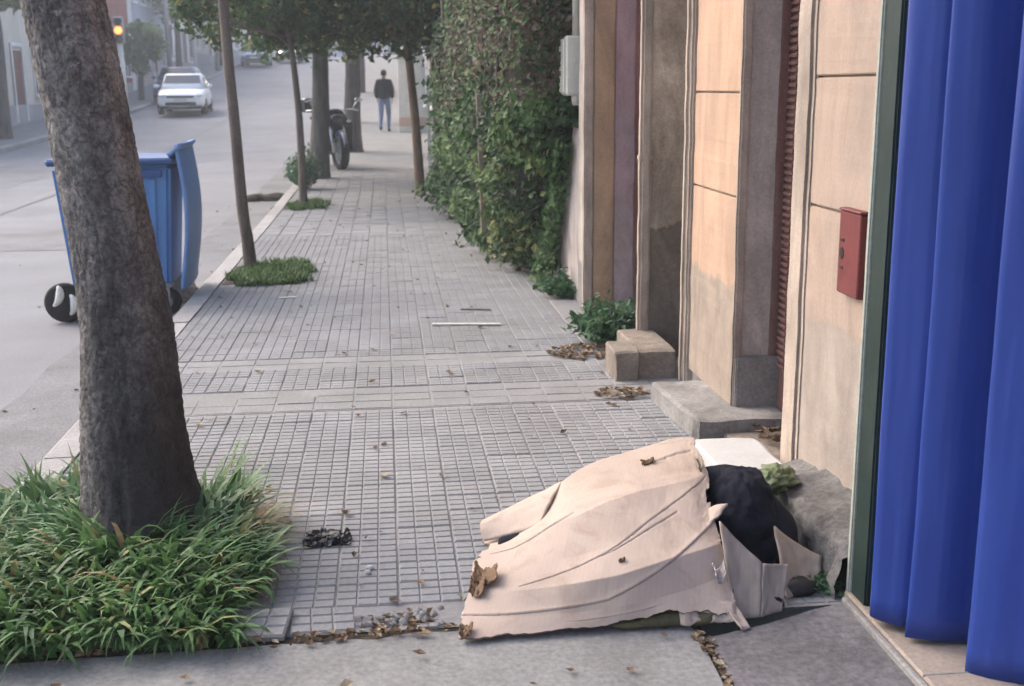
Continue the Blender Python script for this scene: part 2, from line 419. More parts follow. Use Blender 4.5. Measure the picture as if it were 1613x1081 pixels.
def bark_material():
    m, nt, b, pos = newmat('rough_bark')
    p = vmul(nt, pos, (1, 1, 0.7))
    col = ramp(nt, tnoise(nt, p, 9, 8, 0.7), [(0.32, (0.080, 0.074, 0.072)), (0.48, (0.18, 0.163, 0.153)), (0.66, (0.29, 0.265, 0.248))])
    vo = nt.nodes.new('ShaderNodeTexVoronoi'); vo.feature = 'DISTANCE_TO_EDGE'; vo.inputs['Scale'].default_value = 17
    dv = nt.nodes.new('ShaderNodeVectorMath'); dv.operation = 'MULTIPLY_ADD'
    nz = nt.nodes.new('ShaderNodeTexNoise'); nz.inputs['Scale'].default_value = 14; nz.inputs['Detail'].default_value = 5; nt.links.new(pos, nz.inputs['Vector'])
    nt.links.new(nz.outputs['Color'], dv.inputs[0]); dv.inputs[1].default_value = (.13, .13, .13); nt.links.new(p, dv.inputs[2])
    nt.links.new(dv.outputs[0], vo.inputs['Vector'])
    col = mixc(nt, 1.0, col, ramp(nt, vo.outputs['Distance'], [(0.0, 0.58), (0.14, 1.0)]), 'MULTIPLY')
    col = mixc(nt, 1.0, col, ramp(nt, tnoise(nt, pos, 70, 4, 0.7), [(0.33, 0.55), (0.62, 1.2)]), 'MULTIPLY')
    lich = ramp(nt, tnoise(nt, pos, 26, 6, 0.7), [(0.60, 0.0), (0.70, 0.7)])
    col = mixc(nt, lich, col, (0.36, 0.34, 0.31))
    # near-black foot of the trunk, ragged upper border
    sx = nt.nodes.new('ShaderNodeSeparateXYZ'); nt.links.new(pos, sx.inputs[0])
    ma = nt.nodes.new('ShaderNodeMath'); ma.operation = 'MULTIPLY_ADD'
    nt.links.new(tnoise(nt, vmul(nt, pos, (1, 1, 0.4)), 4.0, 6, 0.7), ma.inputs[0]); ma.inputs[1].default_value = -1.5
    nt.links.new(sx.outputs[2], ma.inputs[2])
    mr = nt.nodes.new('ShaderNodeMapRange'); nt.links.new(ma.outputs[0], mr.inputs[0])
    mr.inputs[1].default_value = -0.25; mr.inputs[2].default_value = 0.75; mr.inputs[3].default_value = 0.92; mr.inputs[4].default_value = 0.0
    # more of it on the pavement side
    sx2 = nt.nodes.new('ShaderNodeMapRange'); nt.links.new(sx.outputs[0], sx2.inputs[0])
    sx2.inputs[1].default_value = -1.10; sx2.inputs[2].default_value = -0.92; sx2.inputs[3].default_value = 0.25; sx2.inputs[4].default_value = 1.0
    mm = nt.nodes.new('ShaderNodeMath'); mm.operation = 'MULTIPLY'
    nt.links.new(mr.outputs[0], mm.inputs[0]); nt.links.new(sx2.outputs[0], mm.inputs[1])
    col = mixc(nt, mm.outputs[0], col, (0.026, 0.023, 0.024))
    nt.links.new(col, b.inputs['Base Color'])
    b.inputs['Roughness'].default_value = 0.95; b.inputs['Specular IOR Level'].default_value = 0.2
    bh = nt.nodes.new('ShaderNodeMath'); bh.operation = 'MULTIPLY_ADD'; nt.links.new(vo.outputs['Distance'], bh.inputs[0]); bh.inputs[1].default_value = 1.6
    nt.links.new(tnoise(nt, p, 45, 8, 0.75), bh.inputs[2])
    bump(nt, b, bh.outputs[0], 0.8, 0.010)
    return m
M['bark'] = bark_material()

def curtain_material():
    m, nt, b, pos = newmat('blue_coated_fabric')
    col = ramp(nt, tnoise(nt, vmul(nt, pos, (1, 1, 0.3)), 4, 5), [(0.3, (0.017, 0.044, 0.235)), (0.7, (0.026, 0.062, 0.295))])
    nt.links.new(col, b.inputs['Base Color'])
    b.inputs['Roughness'].default_value = 0.48
    b.inputs['Specular IOR Level'].default_value = 0.4
    bump(nt, b, tnoise(nt, vmul(nt, pos, (1, 1, 0.3)), 24, 6, 0.6), 0.14, 0.006)
    return m
M['curtain'] = curtain_material()

def glassmat(name, c, rough=0.12):
    m, nt, b, pos = newmat(name)
    b.inputs['Base Color'].default_value = (*c, 1); b.inputs['Roughness'].default_value = rough
    b.inputs['Specular IOR Level'].default_value = 0.6
    return m
M['glass'] = glassmat('dark_glass', (0.03, 0.04, 0.055))
M['car_white'] = glassmat('white_car_paint', (0.78, 0.79, 0.80), 0.3)
M['car_blue'] = glassmat('dark_blue_car_paint', (0.03, 0.05, 0.11), 0.3)
M['car_sky'] = glassmat('mid_blue_car_paint', (0.10, 0.17, 0.32), 0.3)
M['car_grey'] = glassmat('grey_car_paint', (0.28, 0.29, 0.31), 0.3)
M['lamp_on'] = emit('lit_headlamp', (1.0, 0.86, 0.62), 9.0)
M['amber_on'] = emit('lit_amber_lens', (1.0, 0.24, 0.05), 1.3)
M['lens'] = glassmat('lamp_lens', (0.55, 0.58, 0.6), 0.2)
M['skin'] = mat('skin', (0.42, 0.25, 0.17), (0.38, 0.22, 0.15), 10, 0.6, bmp=0)
M['hair'] = mat('dark_hair', (0.012, 0.010, 0.009), None, 60, 0.7)
M['jacket'] = mat('charcoal_jacket', (0.028, 0.030, 0.036), (0.018, 0.019, 0.023), 14, 0.9)
M['jeans'] = mat('pale_blue_jeans', (0.18, 0.24, 0.36), (0.13, 0.18, 0.28), 12, 0.9)
M['shoe'] = mat('dark_shoe', (0.05, 0.05, 0.055), None, 12, 0.8)

# ================================================================== SETTING
rnd = random.Random(7)
YS = [-8, -4, -1, 1, 2, 3] + [3+i*1.0 for i in range(1, 18)] + [20+i*2.5 for i in range(1, 36)] + [120, 150, 200, 300]

def strip(name, x0, x1, z, ys, m, nx=1, follow=True, kind='structure', label=None, cat=None, thick=0.0):
    mb = MB(); vv = []; ff = []
    n = nx+1
    for y in ys:
        for i in range(n):
            vv.append((x0+(x1-x0)*i/nx, y, z+(rise(y) if follow else 0)))
    for j in range(len(ys)-1):
        for i in range(nx):
            a = j*n+i
            ff.append((a, a+1, a+n+1, a+n))
    mb.add(vv, ff)
    o = mb.build(name, m)
    tag(o, label, cat, kind=kind)
    return o

# far ground sheet, well below the paving
g_ = strip('ground', -400, 400, -0.6, [-300, -60] + YS + [420, 600], M['ground'], 8, True, 'structure', 'bare ground spreading out under the whole street', 'ground')
strip('road', -9.4, -1.555, -0.13, YS, M['road'], 6, True, 'structure', 'worn grey asphalt road climbing away to the left', 'road')
M['gutter'] = mat('dusty_gutter_asphalt', (0.24, 0.237, 0.243), (0.195, 0.192, 0.198), 2.5, 0.95, (0.11, 0.105, 0.10), 1.2, 0.6, 90, 0.4, 0.6, 0.006, 120)
road_ = bpy.data.objects['road']
def road_piece(name, x0, x1, y0, y1, dz, m, ragged=.04):
    n = max(3, int((y1-y0)/.35)); vv = []; ff = []
    for j in range(n+1):
        y = y0+(y1-y0)*j/n
        vv += [(x0+ragged*fb((y*1.7, x0, 1)), y, rise(y)-.13+dz), (x1+ragged*fb((y*1.7, x1, 4)), y, rise(y)-.13+dz)]
    ff = [(2*j, 2*j+1, 2*j+3, 2*j+2) for j in range(n)]
    k = MB(); k.add(vv, ff); return k.build(name, m, road_)
road_piece('gutter', -2.15, -1.5565, 1.0, 30.0, .004, M['gutter'], .05)
road_piece('patch', -5.6, -3.2, 13.0, 15.2, .004, M['gutter'], .08)
road_piece('patch', -8.2, -6.6, 20.0, 26.5, .004, M['gutter'], .10)
road_piece('tar_seam', -5.50, -5.44, 1.0, 70.0, .007, M['gutter'], .05)
road_piece('tar_seam', -9.3, -2.2, 47.0, 47.25, .007, M['gutter'], .02)
far_walk = strip('far_pavement', -11.6, -9.55, 0.0, YS, M['walk'], 1, True, 'structure', 'pavement on the far side of the road', 'pavement')
fk = MB()
for j in range(len(YS)-1):
    y0, y1 = YS[j], YS[j+1]
    e0, e1 = rise(y0), rise(y1)
    fk.add([(-9.55, y0, e0-.3), (-9.4, y0, e0-.3), (-9.4, y0, e0-.02), (-9.55, y0, e0+.005), (-9.55, y1, e1-.3), (-9.4, y1, e1-.3), (-9.4, y1, e1-.02), (-9.55, y1, e1+.005)],
           [(1, 5, 6, 2), (2, 6, 7, 3)])
fk.build('far_kerb', M['kerb'], far_walk)

# pavement bed (mortar) under the tiles, with plain cement where no tiles lie
TX0, TW, TD = -1.40, 0.200, 0.160
pave = strip('pavement', -1.40, 2.3, -0.0066, [3.18, 5.62, 6.05, 6.5, 6.8] + [y for y in YS if 7 <= y <= 22.6], M['mortar'], 2, True, 'structure', 'pavement of small grey ribbed cement tiles along the kerb', 'pavement')
cem = MB()
def patch(mb, x0, x1, y0, y1, z0=-0.019, z1=0.0, b=0.006):
    mb.cbox(x0, x1, y0, y1, z0, z1, b)
patch(cem, -1.395, 1.70, 5.625, 6.045, -0.019, -0.0035, .002)
patch(cem, -1.395, 1.70, 6.505, 6.795, -0.019, -0.0035, .002)
c_ = cem.build('cement_strip', M['walk'], pave)
cem = MB()
patch(cem, 1.205, 2.2, 6.80, 8.45, -0.019, 0.003)
patch(cem, 1.405, 2.2, 3.2, 5.62, -0.019, 0.003)
cem.build('cement_strip', M['walk'], pave)
strip('far_end_pavement', -1.40, 2.3, -0.002, [y for y in YS if 22 <= y <= 200] , M['walk'], 1, True, 'structure', 'plain cement pavement rising beyond the motorcycle', 'pavement')

# tile meshes: nine raised cushions on a thin plate
def tile_verts(mb, cx, cy, z, w=TW, d=TD, tilt=(0, 0), detail=True, rz=0, tone=0.5):
    Mx = Matrix.Translation((cx, cy, z)) @ Matrix.Rotation(tilt[0], 4, 'X') @ Matrix.Rotation(tilt[1], 4, 'Y') @ Matrix.Rotation(rz, 4, 'Z')
    gx, gy = w-0.0045, d-0.006
    if not detail:
        x, y, c = gx/2, gy/2, 0.006
        vv = [(-x, -y, -.014), (x, -y, -.014), (x, y, -.014), (-x, y, -.014), (-x+c, -y+c, 0), (x-c, -y+c, 0), (x-c, y-c, 0), (-x+c, y-c, 0)]
        mb.add([Mx @ Vector(p) for p in vv], [(4, 5, 6, 7), (0, 1, 5, 4), (1, 2, 6, 5), (2, 3, 7, 6), (3, 0, 4, 7)], tone)
        return
    vv = [(-gx/2, -gy/2, -.019), (gx/2, -gy/2, -.019), (gx/2, gy/2, -.019), (-gx/2, gy/2, -.019),
          (-gx/2, -gy/2, -.0045), (gx/2, -gy/2, -.0045), (gx/2, gy/2, -.0045), (-gx/2, gy/2, -.0045)]
    ff = [(4, 5, 6, 7), (0, 1, 5, 4), (1, 2, 6, 5), (2, 3, 7, 6), (3, 0, 4, 7)]
    for i in range(3):
        for j in range(3):
            x0 = -gx/2+gx*i/3+.0011; x1 = -gx/2+gx*(i+1)/3-.0011
            y0 = -gy/2+gy*j/3+.0022; y1 = -gy/2+gy*(j+1)/3-.0022
            b = len(vv); c = .0040
            vv += [(x0, y0, -.0046), (x1, y0, -.0046), (x1, y1, -.0046), (x0, y1, -.0046), (x0+c, y0+c, 0), (x1-c, y0+c, 0), (x1-c, y1-c, 0), (x0+c, y1-c, 0)]
            ff += [(b+4, b+5, b+6, b+7), (b, b+1, b+5, b+4), (b+1, b+2, b+6, b+5), (b+2, b+3, b+7, b+6), (b+3, b, b+4, b+7)]
    mb.add([Mx @ Vector(p) for p in vv], ff, tone)

tm = MB(); tile_verts(tm, 0, 0, 0)
tile_me = tm.mesh('tile'); tile_me.materials.append(M['tile'])
def in_pit(x, y):
    return (x < -0.62 and y < 4.42) or (x < -0.44 and y < 3.42)
def put_tile(x, y, rx=None, ry=None, dz=0.0, rz=0.0):
    o = bpy.data.objects.new('tile', tile_me)
    COL.objects.link(o); o.parent = pave
    o.location = (x, y, rise(y)+dz+rnd.uniform(-.0022, .0018))
    o.rotation_euler = (rx if rx is not None else rnd.gauss(0, .006), ry if ry is not None else rnd.gauss(0, .006), rz+rnd.gauss(0, .004))
    return o
holes = {(6, 0), (7, 0)}
ntile = 0
def row_tiles(y0, nrows, cols, single, mb=None, detail=True):
    global ntile
    for j in range(nrows):
        yc = y0+TD*(j+0.5)
        for i in cols:
            xc = TX0+TW*(i+0.5)
            if in_pit(xc, yc): continue
            if y0 < 3.3 and (i, j) in holes: continue
            if y0 < 3.3 and j == 0 and i in (4, 5): continue
            if single:
                put_tile(xc, yc); ntile += 1
            else:
                z = rise(yc)+rnd.uniform(-.002, .002)
                tile_verts(mb, xc, yc, z, TW, TD, (rnd.gauss(0, .005)+math.atan(rise(yc+.1)-rise(yc))*10*0, rnd.gauss(0, .005)), detail)
row_tiles(3.19, 15, range(14), True)
row_tiles(6.06, 3, range(14), False if False else True)
row_tiles(6.81, 3, range(13), True)
fm = MB()
row_tiles(6.81+3*TD, 34, range(13), False, fm, True)
row_tiles(6.81+37*TD, 60, range(13), False, fm, False)
ft = fm.build('distant_tiles', M['tile'], pave)
tag(ft, kind='stuff')
wt = MB()
for y0, nr, dd in ((5.632, 3, .1365), (6.512, 2, .139)):
    for j in range(nr):
        for i in range(15):
            if rnd.random() < .12: continue
            tile_verts(wt, TX0+TW*(i+.5), y0+dd*(j+.5), rnd.uniform(-.002, .001), TW+.0015, dd+.003, (rnd.gauss(0, .005), rnd.gauss(0, .005)), False)
wo_ = wt.build('worn_tiles', M['walk'], pave); tag(wo_, kind='stuff')
fz = MB(); fz.box(-1.399, 0.90, 3.02, 3.1795, -.2, -.011); fz.build('edge_fill', M['soil'], pave)
# loose, broken tiles at the front edge of the paving
put_tile(-0.43, 3.235, R(7), R(-3), 0.018, R(-7))
put_tile(-0.235, 3.262, R(2), R(2), 0.004, R(4))
bt = MB()
bt.prism([(-.09, -.07), (.03, -.075), (.06, -.01), (.02, .05), (-.085, .06)], -.012, .0, Matrix.Translation((-0.055, 3.27, -0.004)) @ Matrix.Rotation(R(6), 4, 'X'))
bt.prism([(-.04, -.03), (.05, -.035), (.035, .03), (-.03, .035)], -.012, .0, Matrix.Translation((0.06, 3.215, -0.006)) @ Matrix.Rotation(R(-9), 4, 'X'))
bt.build('broken_tile', M['tile'], pave)

# kerb stones
kerb = empty('kerb', (0, 0, 0), 0, 'long line of pale kerb stones edging the tiled pavement', 'kerb'); kerb['kind'] = 'structure'
km = MB()
km.add([(-1.555, -.497, -.35), (-1.402, -.497, -.35), (-1.402, .497, -.35), (-1.555, .497, -.35), (-1.555, -.497, -.012), (-1.402, -.497, .006), (-1.402, .497, .006), (-1.555, .497, -.012),
        (-1.535, -.497, .004), (-1.535, .497, .004)],
       [(0, 4, 7, 3), (4, 8, 9, 7), (8, 5, 6, 9), (1, 2, 6, 5), (0, 1, 5, 8, 4), (3, 7, 9, 6, 2)])
kme = km.mesh('kerb_stone'); kme.materials.append(M['kerb'])
for k in range(56):
    o = bpy.data.objects.new('kerb_stone', kme); COL.objects.link(o); o.parent = kerb
    y = -1.5+k*1.0
    o.location = (rnd.uniform(-.006, .006), y, rise(y)+rnd.uniform(-.004, .004))
    o.rotation_euler = (math.atan((rise(y+.5)-rise(y-.5))), 0, rnd.gauss(0, .003))

# concrete crossing in front, darker slab to its right, threshold of the doorway
def slab(name, outline, zfun, m, label, cat, depth=0.25, n=26):
    xs = [p[0] for p in outline]; ys = [p[1] for p in outline]
    bm = bmesh.new()
    vs_ = [bm.verts.new((x, y, 0)) for x, y in outline]
    f = bm.faces.new(vs_)
    r_ = bmesh.ops.extrude_face_region(bm, geom=[f])
    for v in r_['geom']:
        if isinstance(v, bmesh.types.BMVert): v.co.z -= depth
    bmesh.ops.recalc_face_normals(bm, faces=bm.faces)
    for k in range(1, n):
        y = min(ys)+(max(ys)-min(ys))*k/n
        bmesh.ops.bisect_plane(bm, geom=bm.verts[:]+bm.edges[:]+bm.faces[:], plane_co=(0, y, 0), plane_no=(0, 1, 0))
        x = min(xs)+(max(xs)-min(xs))*k/n
        bmesh.ops.bisect_plane(bm, geom=bm.verts[:]+bm.edges[:]+bm.faces[:], plane_co=(x, 0, 0), plane_no=(1, 0, 0))
    for v in bm.verts: v.co.z += zfun(v.co.x, v.co.y)
    me = bpy.data.meshes.new(name); bm.to_mesh(me); bm.free()
    o = link_mesh(name, me, m)
    return tag(o, label, cat, kind='structure')
edge = []
x = -1.40
while x < 0.9:
    edge.append((x, 3.135+0.02*x+0.014*mnoise.noise(Vector((x*9, 0, 0)))+(0.02 if x > 0 else 0)-(0.0 if x < -0.45 else 0))); x += 0.07
driveway = slab('driveway', [(-1.40, -6), (0.852, -6), (0.858, 2.0), (0.868, 2.75), (0.876, 3.06)] + edge[::-1], lambda x, y: -0.006+0.006*fb((x*1.3, y*1.3, 0)),
     M['drive'], 'worn concrete driveway slab in the foreground', 'driveway')
slab('dark_slab', [(0.885, -6), (1.362, -6), (1.365, 2.6), (1.372, 3.15), (1.25, 3.125), (1.08, 3.06), (0.90, 3.02), (0.893, 2.75)], lambda x, y: -0.004+0.007*fb((x*2, y*2, 5))+max(0, x-0.95)*0.03,
     M['dark_slab'], 'dark worn cement slab before the blue curtain', 'pavement')
sm = MB(); sm.box(0.83, 0.91, -6, 3.08, -.24, -.022); s_ = sm.build('seam_soil', M['soil']); tag(s_, 'soil filled seam between the pale and the dark slab', 'seam', kind='structure')
tm_ = MB()
tm_.cbox(1.388, 2.6, -4, 3.20, -.2, .034, .006)
th = tm_.build('threshold', M['thresh']); tag(th, 'beige stone threshold under the blue curtain', 'threshold', kind='structure')
e_ = MB(); e_.cbox(1.366, 1.386, -4, 3.165, -.2, .028, .005); e_.build('edge_strip', M['cement'], th)
j_ = MB(); j_.cbox(1.388, 2.6, 2.655, 2.661, .03, .0355, .001); j_.build('joint', M['mortar'], th)

# tree pit soil
pit = grid_mesh('tree_pit', lambda u, v: (-1.395+u*0.98, 3.10+v*1.34, -0.015+0.05*math.sin(PI*u)*math.sin(PI*v)+0.012*fb((u*6, v*6, 1))), 24, 30, M['soil'])
tag(pit, 'bare soil pit round the foot of the leaning tree', 'soil', kind='structure')

# ================================================================== FACADES ON THE RIGHT
def cb(name, args, m, parent, b=0.006):
    mb = MB(); mb.cbox(*args, b); return mb.build(name, m, parent)

# ---- nearest house: faded plaster blocks, plinth of crumbling cement, green door post
hA = empty('house', (1.6, 3.8, 0), 0, 'nearest house front of faded peach plaster above a crumbling cement plinth', 'house')
def setp(o, p):
    o.parent = p; o.matrix_parent_inverse = Matrix.Translation(-Vector(p.location)); return o
def cbp(name, args, m, p, b=0.006, amp=0.0045):
    x0, x1, y0, y1, z0, z1 = args
    bm = bmesh.new(); bmesh.ops.create_cube(bm, size=1)
    for v in bm.verts: v.co = Vector(((x0+x1)/2+v.co.x*(x1-x0), (y0+y1)/2+v.co.y*(y1-y0), (z0+z1)/2+v.co.z*(z1-z0)))
    bmesh.ops.bevel(bm, geom=bm.edges[:], offset=b, segments=2, affect='EDGES')
    z = z0+.05
    while z < min(z1-.02, 2.4):
        bmesh.ops.bisect_plane(bm, geom=bm.verts[:]+bm.edges[:]+bm.faces[:], plane_co=(0, 0, z), plane_no=(0, 0, 1)); z += .045
    for v in bm.verts:
        if z0+.01 < v.co.z < z1-.01:
            q = Vector((v.co.x*2, v.co.y*2, v.co.z*5))
            v.co.x += amp*fb(q); v.co.y += amp*fb(q+Vector((7, 3, 0)))
    me = bpy.data.meshes.new(name); bm.to_mesh(me); bm.free()
    return setp(link_mesh(name, me, m), p)
cbp('wall', (1.618, 2.2, 3.19, 4.30, -.1, 4.6), M['peach_near'], hA)
for z0, z1 in ((0.10, 1.135), (1.143, 1.606), (1.614, 2.60), (2.608, 3.6)):
    cbp('plaster_block', (1.598, 1.64, 3.192, 4.215, z0, z1), M['peach_near'], hA, 0.004)
cbp('moulding', (1.585, 1.66, 4.225, 4.375, -.05, 4.4), M['cream'], hA, 0.012)
cbp('moulding', (1.592, 1.66, 4.19, 4.222, 0.06, 4.4), M['cream'], hA, 0.008)
cbp('wall', (1.60, 2.2, -6, 1.25, -.1, 4.6), M['peach_near'], hA)
cbp('lintel', (1.60, 2.2, 1.25, 3.188, 2.75, 4.6), M['peach_near'], hA)
cbp('doorway_back', (2.55, 2.7, 1.0, 3.4, -.1, 3.2), M['jamb_grey'], hA)
cbp('door_post', (1.402, 1.462, 3.075, 3.178, 0.0, 2.75), M['green_post'], hA, 0.006, 0.0008)
cbp('post_trim', (1.395, 1.46, 3.182, 3.205, 0.0, 2.75), M['sage'], hA, 0.005, 0.0008)
cbp('post_panel', (1.464, 1.62, 3.13, 3.17, 0.0, 2.75), M['green_post'], hA, 0.003, 0.0008)
def plinth(u, v):
    y = 3.205+u*0.985
    prof = [(1.385, -0.05), (1.388, 0.04), (1.390, 0.10), (1.402, 0.135), (1.45, 0.148), (1.53, 0.165), (1.60, 0.185), (1.615, 0.19)]
    p = catmull([Vector((a, 0, b)) for a, b in prof], v)
    k = 0.014*fb((y*5, p.x*7, p.z*9))+0.012*fb((y*17, p.x*17, p.z*17))
    dx = 0.06*max(0, u-0.6)
    return (p.x+dx+(k if v < 0.5 else k*.3)-(0.02 if u < .06 else 0), y, p.z+(k if v > 0.25 else 0)-0.05*max(0, (u-.7)/.3)*(1 if v > .3 else 0))
setp(grid_mesh('plinth', plinth, 70, 34, M['rubble']), hA)

# ---- first doorway, deep set red door
hB = empty('house', (1.6, 5.5, 0), 0, 'peach house pier with a stained lower edge between two deep doorways', 'house')
cbp('wall', (1.618, 2.4, 5.09, 5.93, -.1, 4.6), M['jamb_grey'], hB, 0.004)
for z0, z1 in ((0.085, 1.075), (1.083, 1.546), (1.554, 2.02), (2.028, 3.3)):
    cbp('plaster_block', (1.598, 1.635, 5.118, 5.872, z0, z1), M['peach'], hB, 0.004)
cbp('corner_bead', (1.592, 1.64, 5.083, 5.114, 0.08, 4.4), M['cream'], hB, 0.008)
cbp('moulding', (1.575, 1.66, 5.876, 5.985, 0.0, 4.4), M['cream'], hB, 0.012)
cbp('moulding', (1.56, 1.60, 5.905, 5.955, 0.0, 4.4), M['cream'], hB, 0.012)
def lumpy_box(name, x0, x1, y0, y1, z0, z1, m, parent, amp=0.012, cuts=9, skew=0.0):
    bm = bmesh.new(); bmesh.ops.create_cube(bm, size=1)
    bmesh.ops.bevel(bm, geom=bm.edges[:], offset=0.05, segments=1, affect='EDGES')
    bmesh.ops.subdivide_edges(bm, edges=bm.edges[:], cuts=cuts, use_grid_fill=True)
    for v in bm.verts:
        v.co = Vector(((x0+x1)/2+v.co.x*(x1-x0), (y0+y1)/2+v.co.y*(y1-y0), (z0+z1)/2+v.co.z*(z1-z0)))
        v.co += Vector((fb(v.co*7), fb(v.co*7+Vector((9, 0, 0))), fb(v.co*7+Vector((0, 9, 0)))*.7))*amp
        v.co.x += skew*(v.co.y-y0)
    me = bpy.data.meshes.new(name); bm.to_mesh(me); bm.free()
    o = link_mesh(name, me, m)
    if parent: setp(o, parent)
    return o
lumpy_box('base_block', 1.365, 1.83, 4.885, 5.62, -.06, .092, M['cement'], hB, 0.010, 7, -0.06)
cbp('dado', (1.606, 2.3, 5.066, 5.0885, 0.03, 0.335), M['cement'], hB, 0.006)
# door with slats
dr = cbp('door', (1.812, 1.86, 4.31, 5.088, 0.0, 2.9), M['redwood'], hB, 0.004)
slm = MB(); slm.cbox(-.008, .008, -.05, .05, -.009, .009, .003)
sl_me = slm.mesh('slat'); sl_me.materials.append(M['redwood'])
for k in range(78):
    o = bpy.data.objects.new('slat', sl_me); COL.objects.link(o); o.parent = dr
    o.location = (1.806, 5.018, 0.30+k*0.032); o.matrix_parent_inverse = Matrix.Translation((0, 0, 0))
    o.matrix_parent_inverse = Matrix.Identity(4)
cbp('door_frame', (1.765, 1.808, 5.076, 5.0885, 0.34, 2.9), M['redwood'], hB, 0.003)
cbp('lintel', (1.62, 2.2, 4.302, 5.088, 2.9, 4.6), M['peach'], hB)
cbp('doorway_floor', (1.5, 2.0, 4.31, 4.88, -.1, .03), M['cement_tan'], hB)

# ---- second doorway and thin pier
hC = empty('house', (1.5, 6.6, 0), 0, 'narrow tan house pier with a cream edge and a cement foot block', 'house')
cbp('wall', (1.52, 2.4, 6.552, 6.70, -.1, 4.6), M['jamb_tan'], hC, 0.006)
cbp('corner_bead', (1.462, 1.53, 6.535, 6.60, 0.02, 4.4), M['cream'], hC, 0.014)
for zz in (0.0, 1.35): cbp('bead_joint', (1.456, 1.535, 6.53, 6.602, 1.16+zz, 1.20+zz), M['cream'], hC, 0.008)
cbp('back_panel', (1.86, 2.3, 5.99, 6.552, -.1, 4.6), M['jamb_tan'], hC, 0.004)
lumpy_box('foot_block', 1.215, 1.35, 5.985, 6.27, -.05, .168, M['cement_tan'], hC, 0.010, 9)
lumpy_box('foot_block', 1.345, 1.57, 6.02, 6.62, -.05, .160, M['cement_tan'], hC, 0.010, 9)
cbp('lintel', (1.60, 2.2, 5.99, 6.55, 2.9, 4.6), M['jamb_tan'], hC)

# ---- mauve pier at the far side of a gateway
hD = empty('house', (1.5, 8.1, 0), 0, 'mauve and ochre house pier beyond the weedy gateway', 'house')
cbp('wall', (1.60, 2.6, 7.985, 8.30, -.1, 4.6), M['purple'], hD, 0.006)
cbp('ochre_strip', (1.455, 1.598, 7.975, 8.28, -.05, 4.6), M['orange'], hD, 0.008)
cbp('corner_bead', (1.385, 1.453, 7.985, 8.07, -.05, 4.6), M['cream'], hD, 0.010)
cbp('side_strip', (1.395, 1.452, 8.072, 8.27, -.05, 4.6), M['jamb_grey'], hD, 0.008)
cbp('moulding', (1.742, 1.775, 7.965, 7.984, 0.0, 4.4), M['redwood'], hD, 0.003)
cbp('gateway_back', (2.6, 2.8, 6.6, 8.3, -.1, 4.6), M['jamb_tan'], hD, 0.006)
cbp('gateway_wall', (2.42, 2.6, 6.7, 7.98, -.1, 4.6), M['purple'], hD, 0.006)

# ---- low white wall in front of the hedge
lw = lumpy_box('low_wall', 1.41, 1.62, 8.31, 9.75, -.1, 1.30, M['white_wall'], None, 0.012, 9)
tag(lw, 'low dirty white plaster wall disappearing into the hedge', 'wall')
lw2 = lumpy_box('garden_wall', 1.75, 1.95, 9.8, 19.5, -.1, 1.8, M['white_wall'], None, 0.012, 9)
tag(lw2, 'garden wall buried behind the hedge', 'wall')

# ---- fixtures on the facades
lb = empty('letterbox', (1.57, 3.74, 0.87), 0, 'red metal house number box on the peach wall', 'letterbox')
def lbm(name, a, m, b=0.004): 
    mb = MB(); mb.cbox(*a, b); return mb.build(name, m, lb)
lbm('case', (-.004, .028, -.092, .085, 0, .285), M['redbox'])
lbm('lid', (-.008, .028, -.096, .089, .287, .296), M['redbox'], .003)
lbm('mark', (-.0062, -.003, .035, .068, .180, .192), M['ink'], .001)
dm = MB(); dm.lathe([(0, -.002), (.020, -.002), (.020, .002), (0, .002)], 16, Matrix.Translation((-.0045, .052, .140)) @ Matrix.Rotation(R(90), 4, 'Y') @ Matrix.Diagonal((1.05, .8, 1, 1)))
dm.build('mark', M['ink'], lb)
lbm('mark', (-.0062, -.003, .038, .064, .085, .096), M['ink'], .001)

mt = empty('meter_box', (1.40, 8.34, 1.52), 0, 'off white electricity meter box high on the mauve pier', 'meter box')
def mtm(name, a, m, b=0.008):
    mb = MB(); mb.cbox(*a, b); return mb.build(name, m, mt)
mtm('case', (-.09, .06, .0, .26, 0.0, .42), M['metal_white'], .014)
mtm('door', (-.102, -.092, .02, .24, .02, .40), M['metal_white'], .004)
mtm('rib', (-.112, -.104, .08, .095, .03, .39), M['metal_white'], .003)
cm = MB(); cm.tube([(0.0, .06, .40), (0.0, .06, 1.8)], .034, 12); cm.build('conduit', M['metal_white'], mt, True)
cm = MB(); cm.lathe([(0, -.07), (.035, -.07), (.04, 0.0)], 12, Matrix.Translation((0.0, .06, 0))); cm.build('conduit_end', M['metal_white'], mt, True)

# ---- blue curtain
cp = [(1.47, 3.10), (1.352, 2.955), (1.43, 2.893), (1.485, 2.880), (1.412, 2.845), (1.49, 2.806), (1.60, 2.800), (1.74, 2.770), (1.59, 2.705), (1.500, 2.668),
      (1.565, 2.608), (1.70, 2.53), (1.66, 2.42), (1.55, 2.32), (1.64, 2.22), (1.72, 2.12), (1.58, 1.93), (1.66, 1.80), (1.72, 1.65)]
def round_poly(pts, r):
    out = [pts[0]]
    for i in range(1, len(pts)-1):
        a, p, b = pts[i-1], pts[i], pts[i+1]
        ra = min(r, (a-p).length*.45); rb = min(r, (b-p).length*.45)
        q0 = p+(a-p).normalized()*ra; q1 = p+(b-p).normalized()*rb
        out += [q0, q0.lerp(p, .5).lerp(p.lerp(q1, .5), .5), q1]
    out.append(pts[-1]); return out
cpv = [Vector((a, b, 0)) for a, b in cp]
_rp = round_poly(cpv, .022)
_ln = [0]
for i in range(1, len(_rp)): _ln.append(_ln[-1]+(_rp[i]-_rp[i-1]).length)
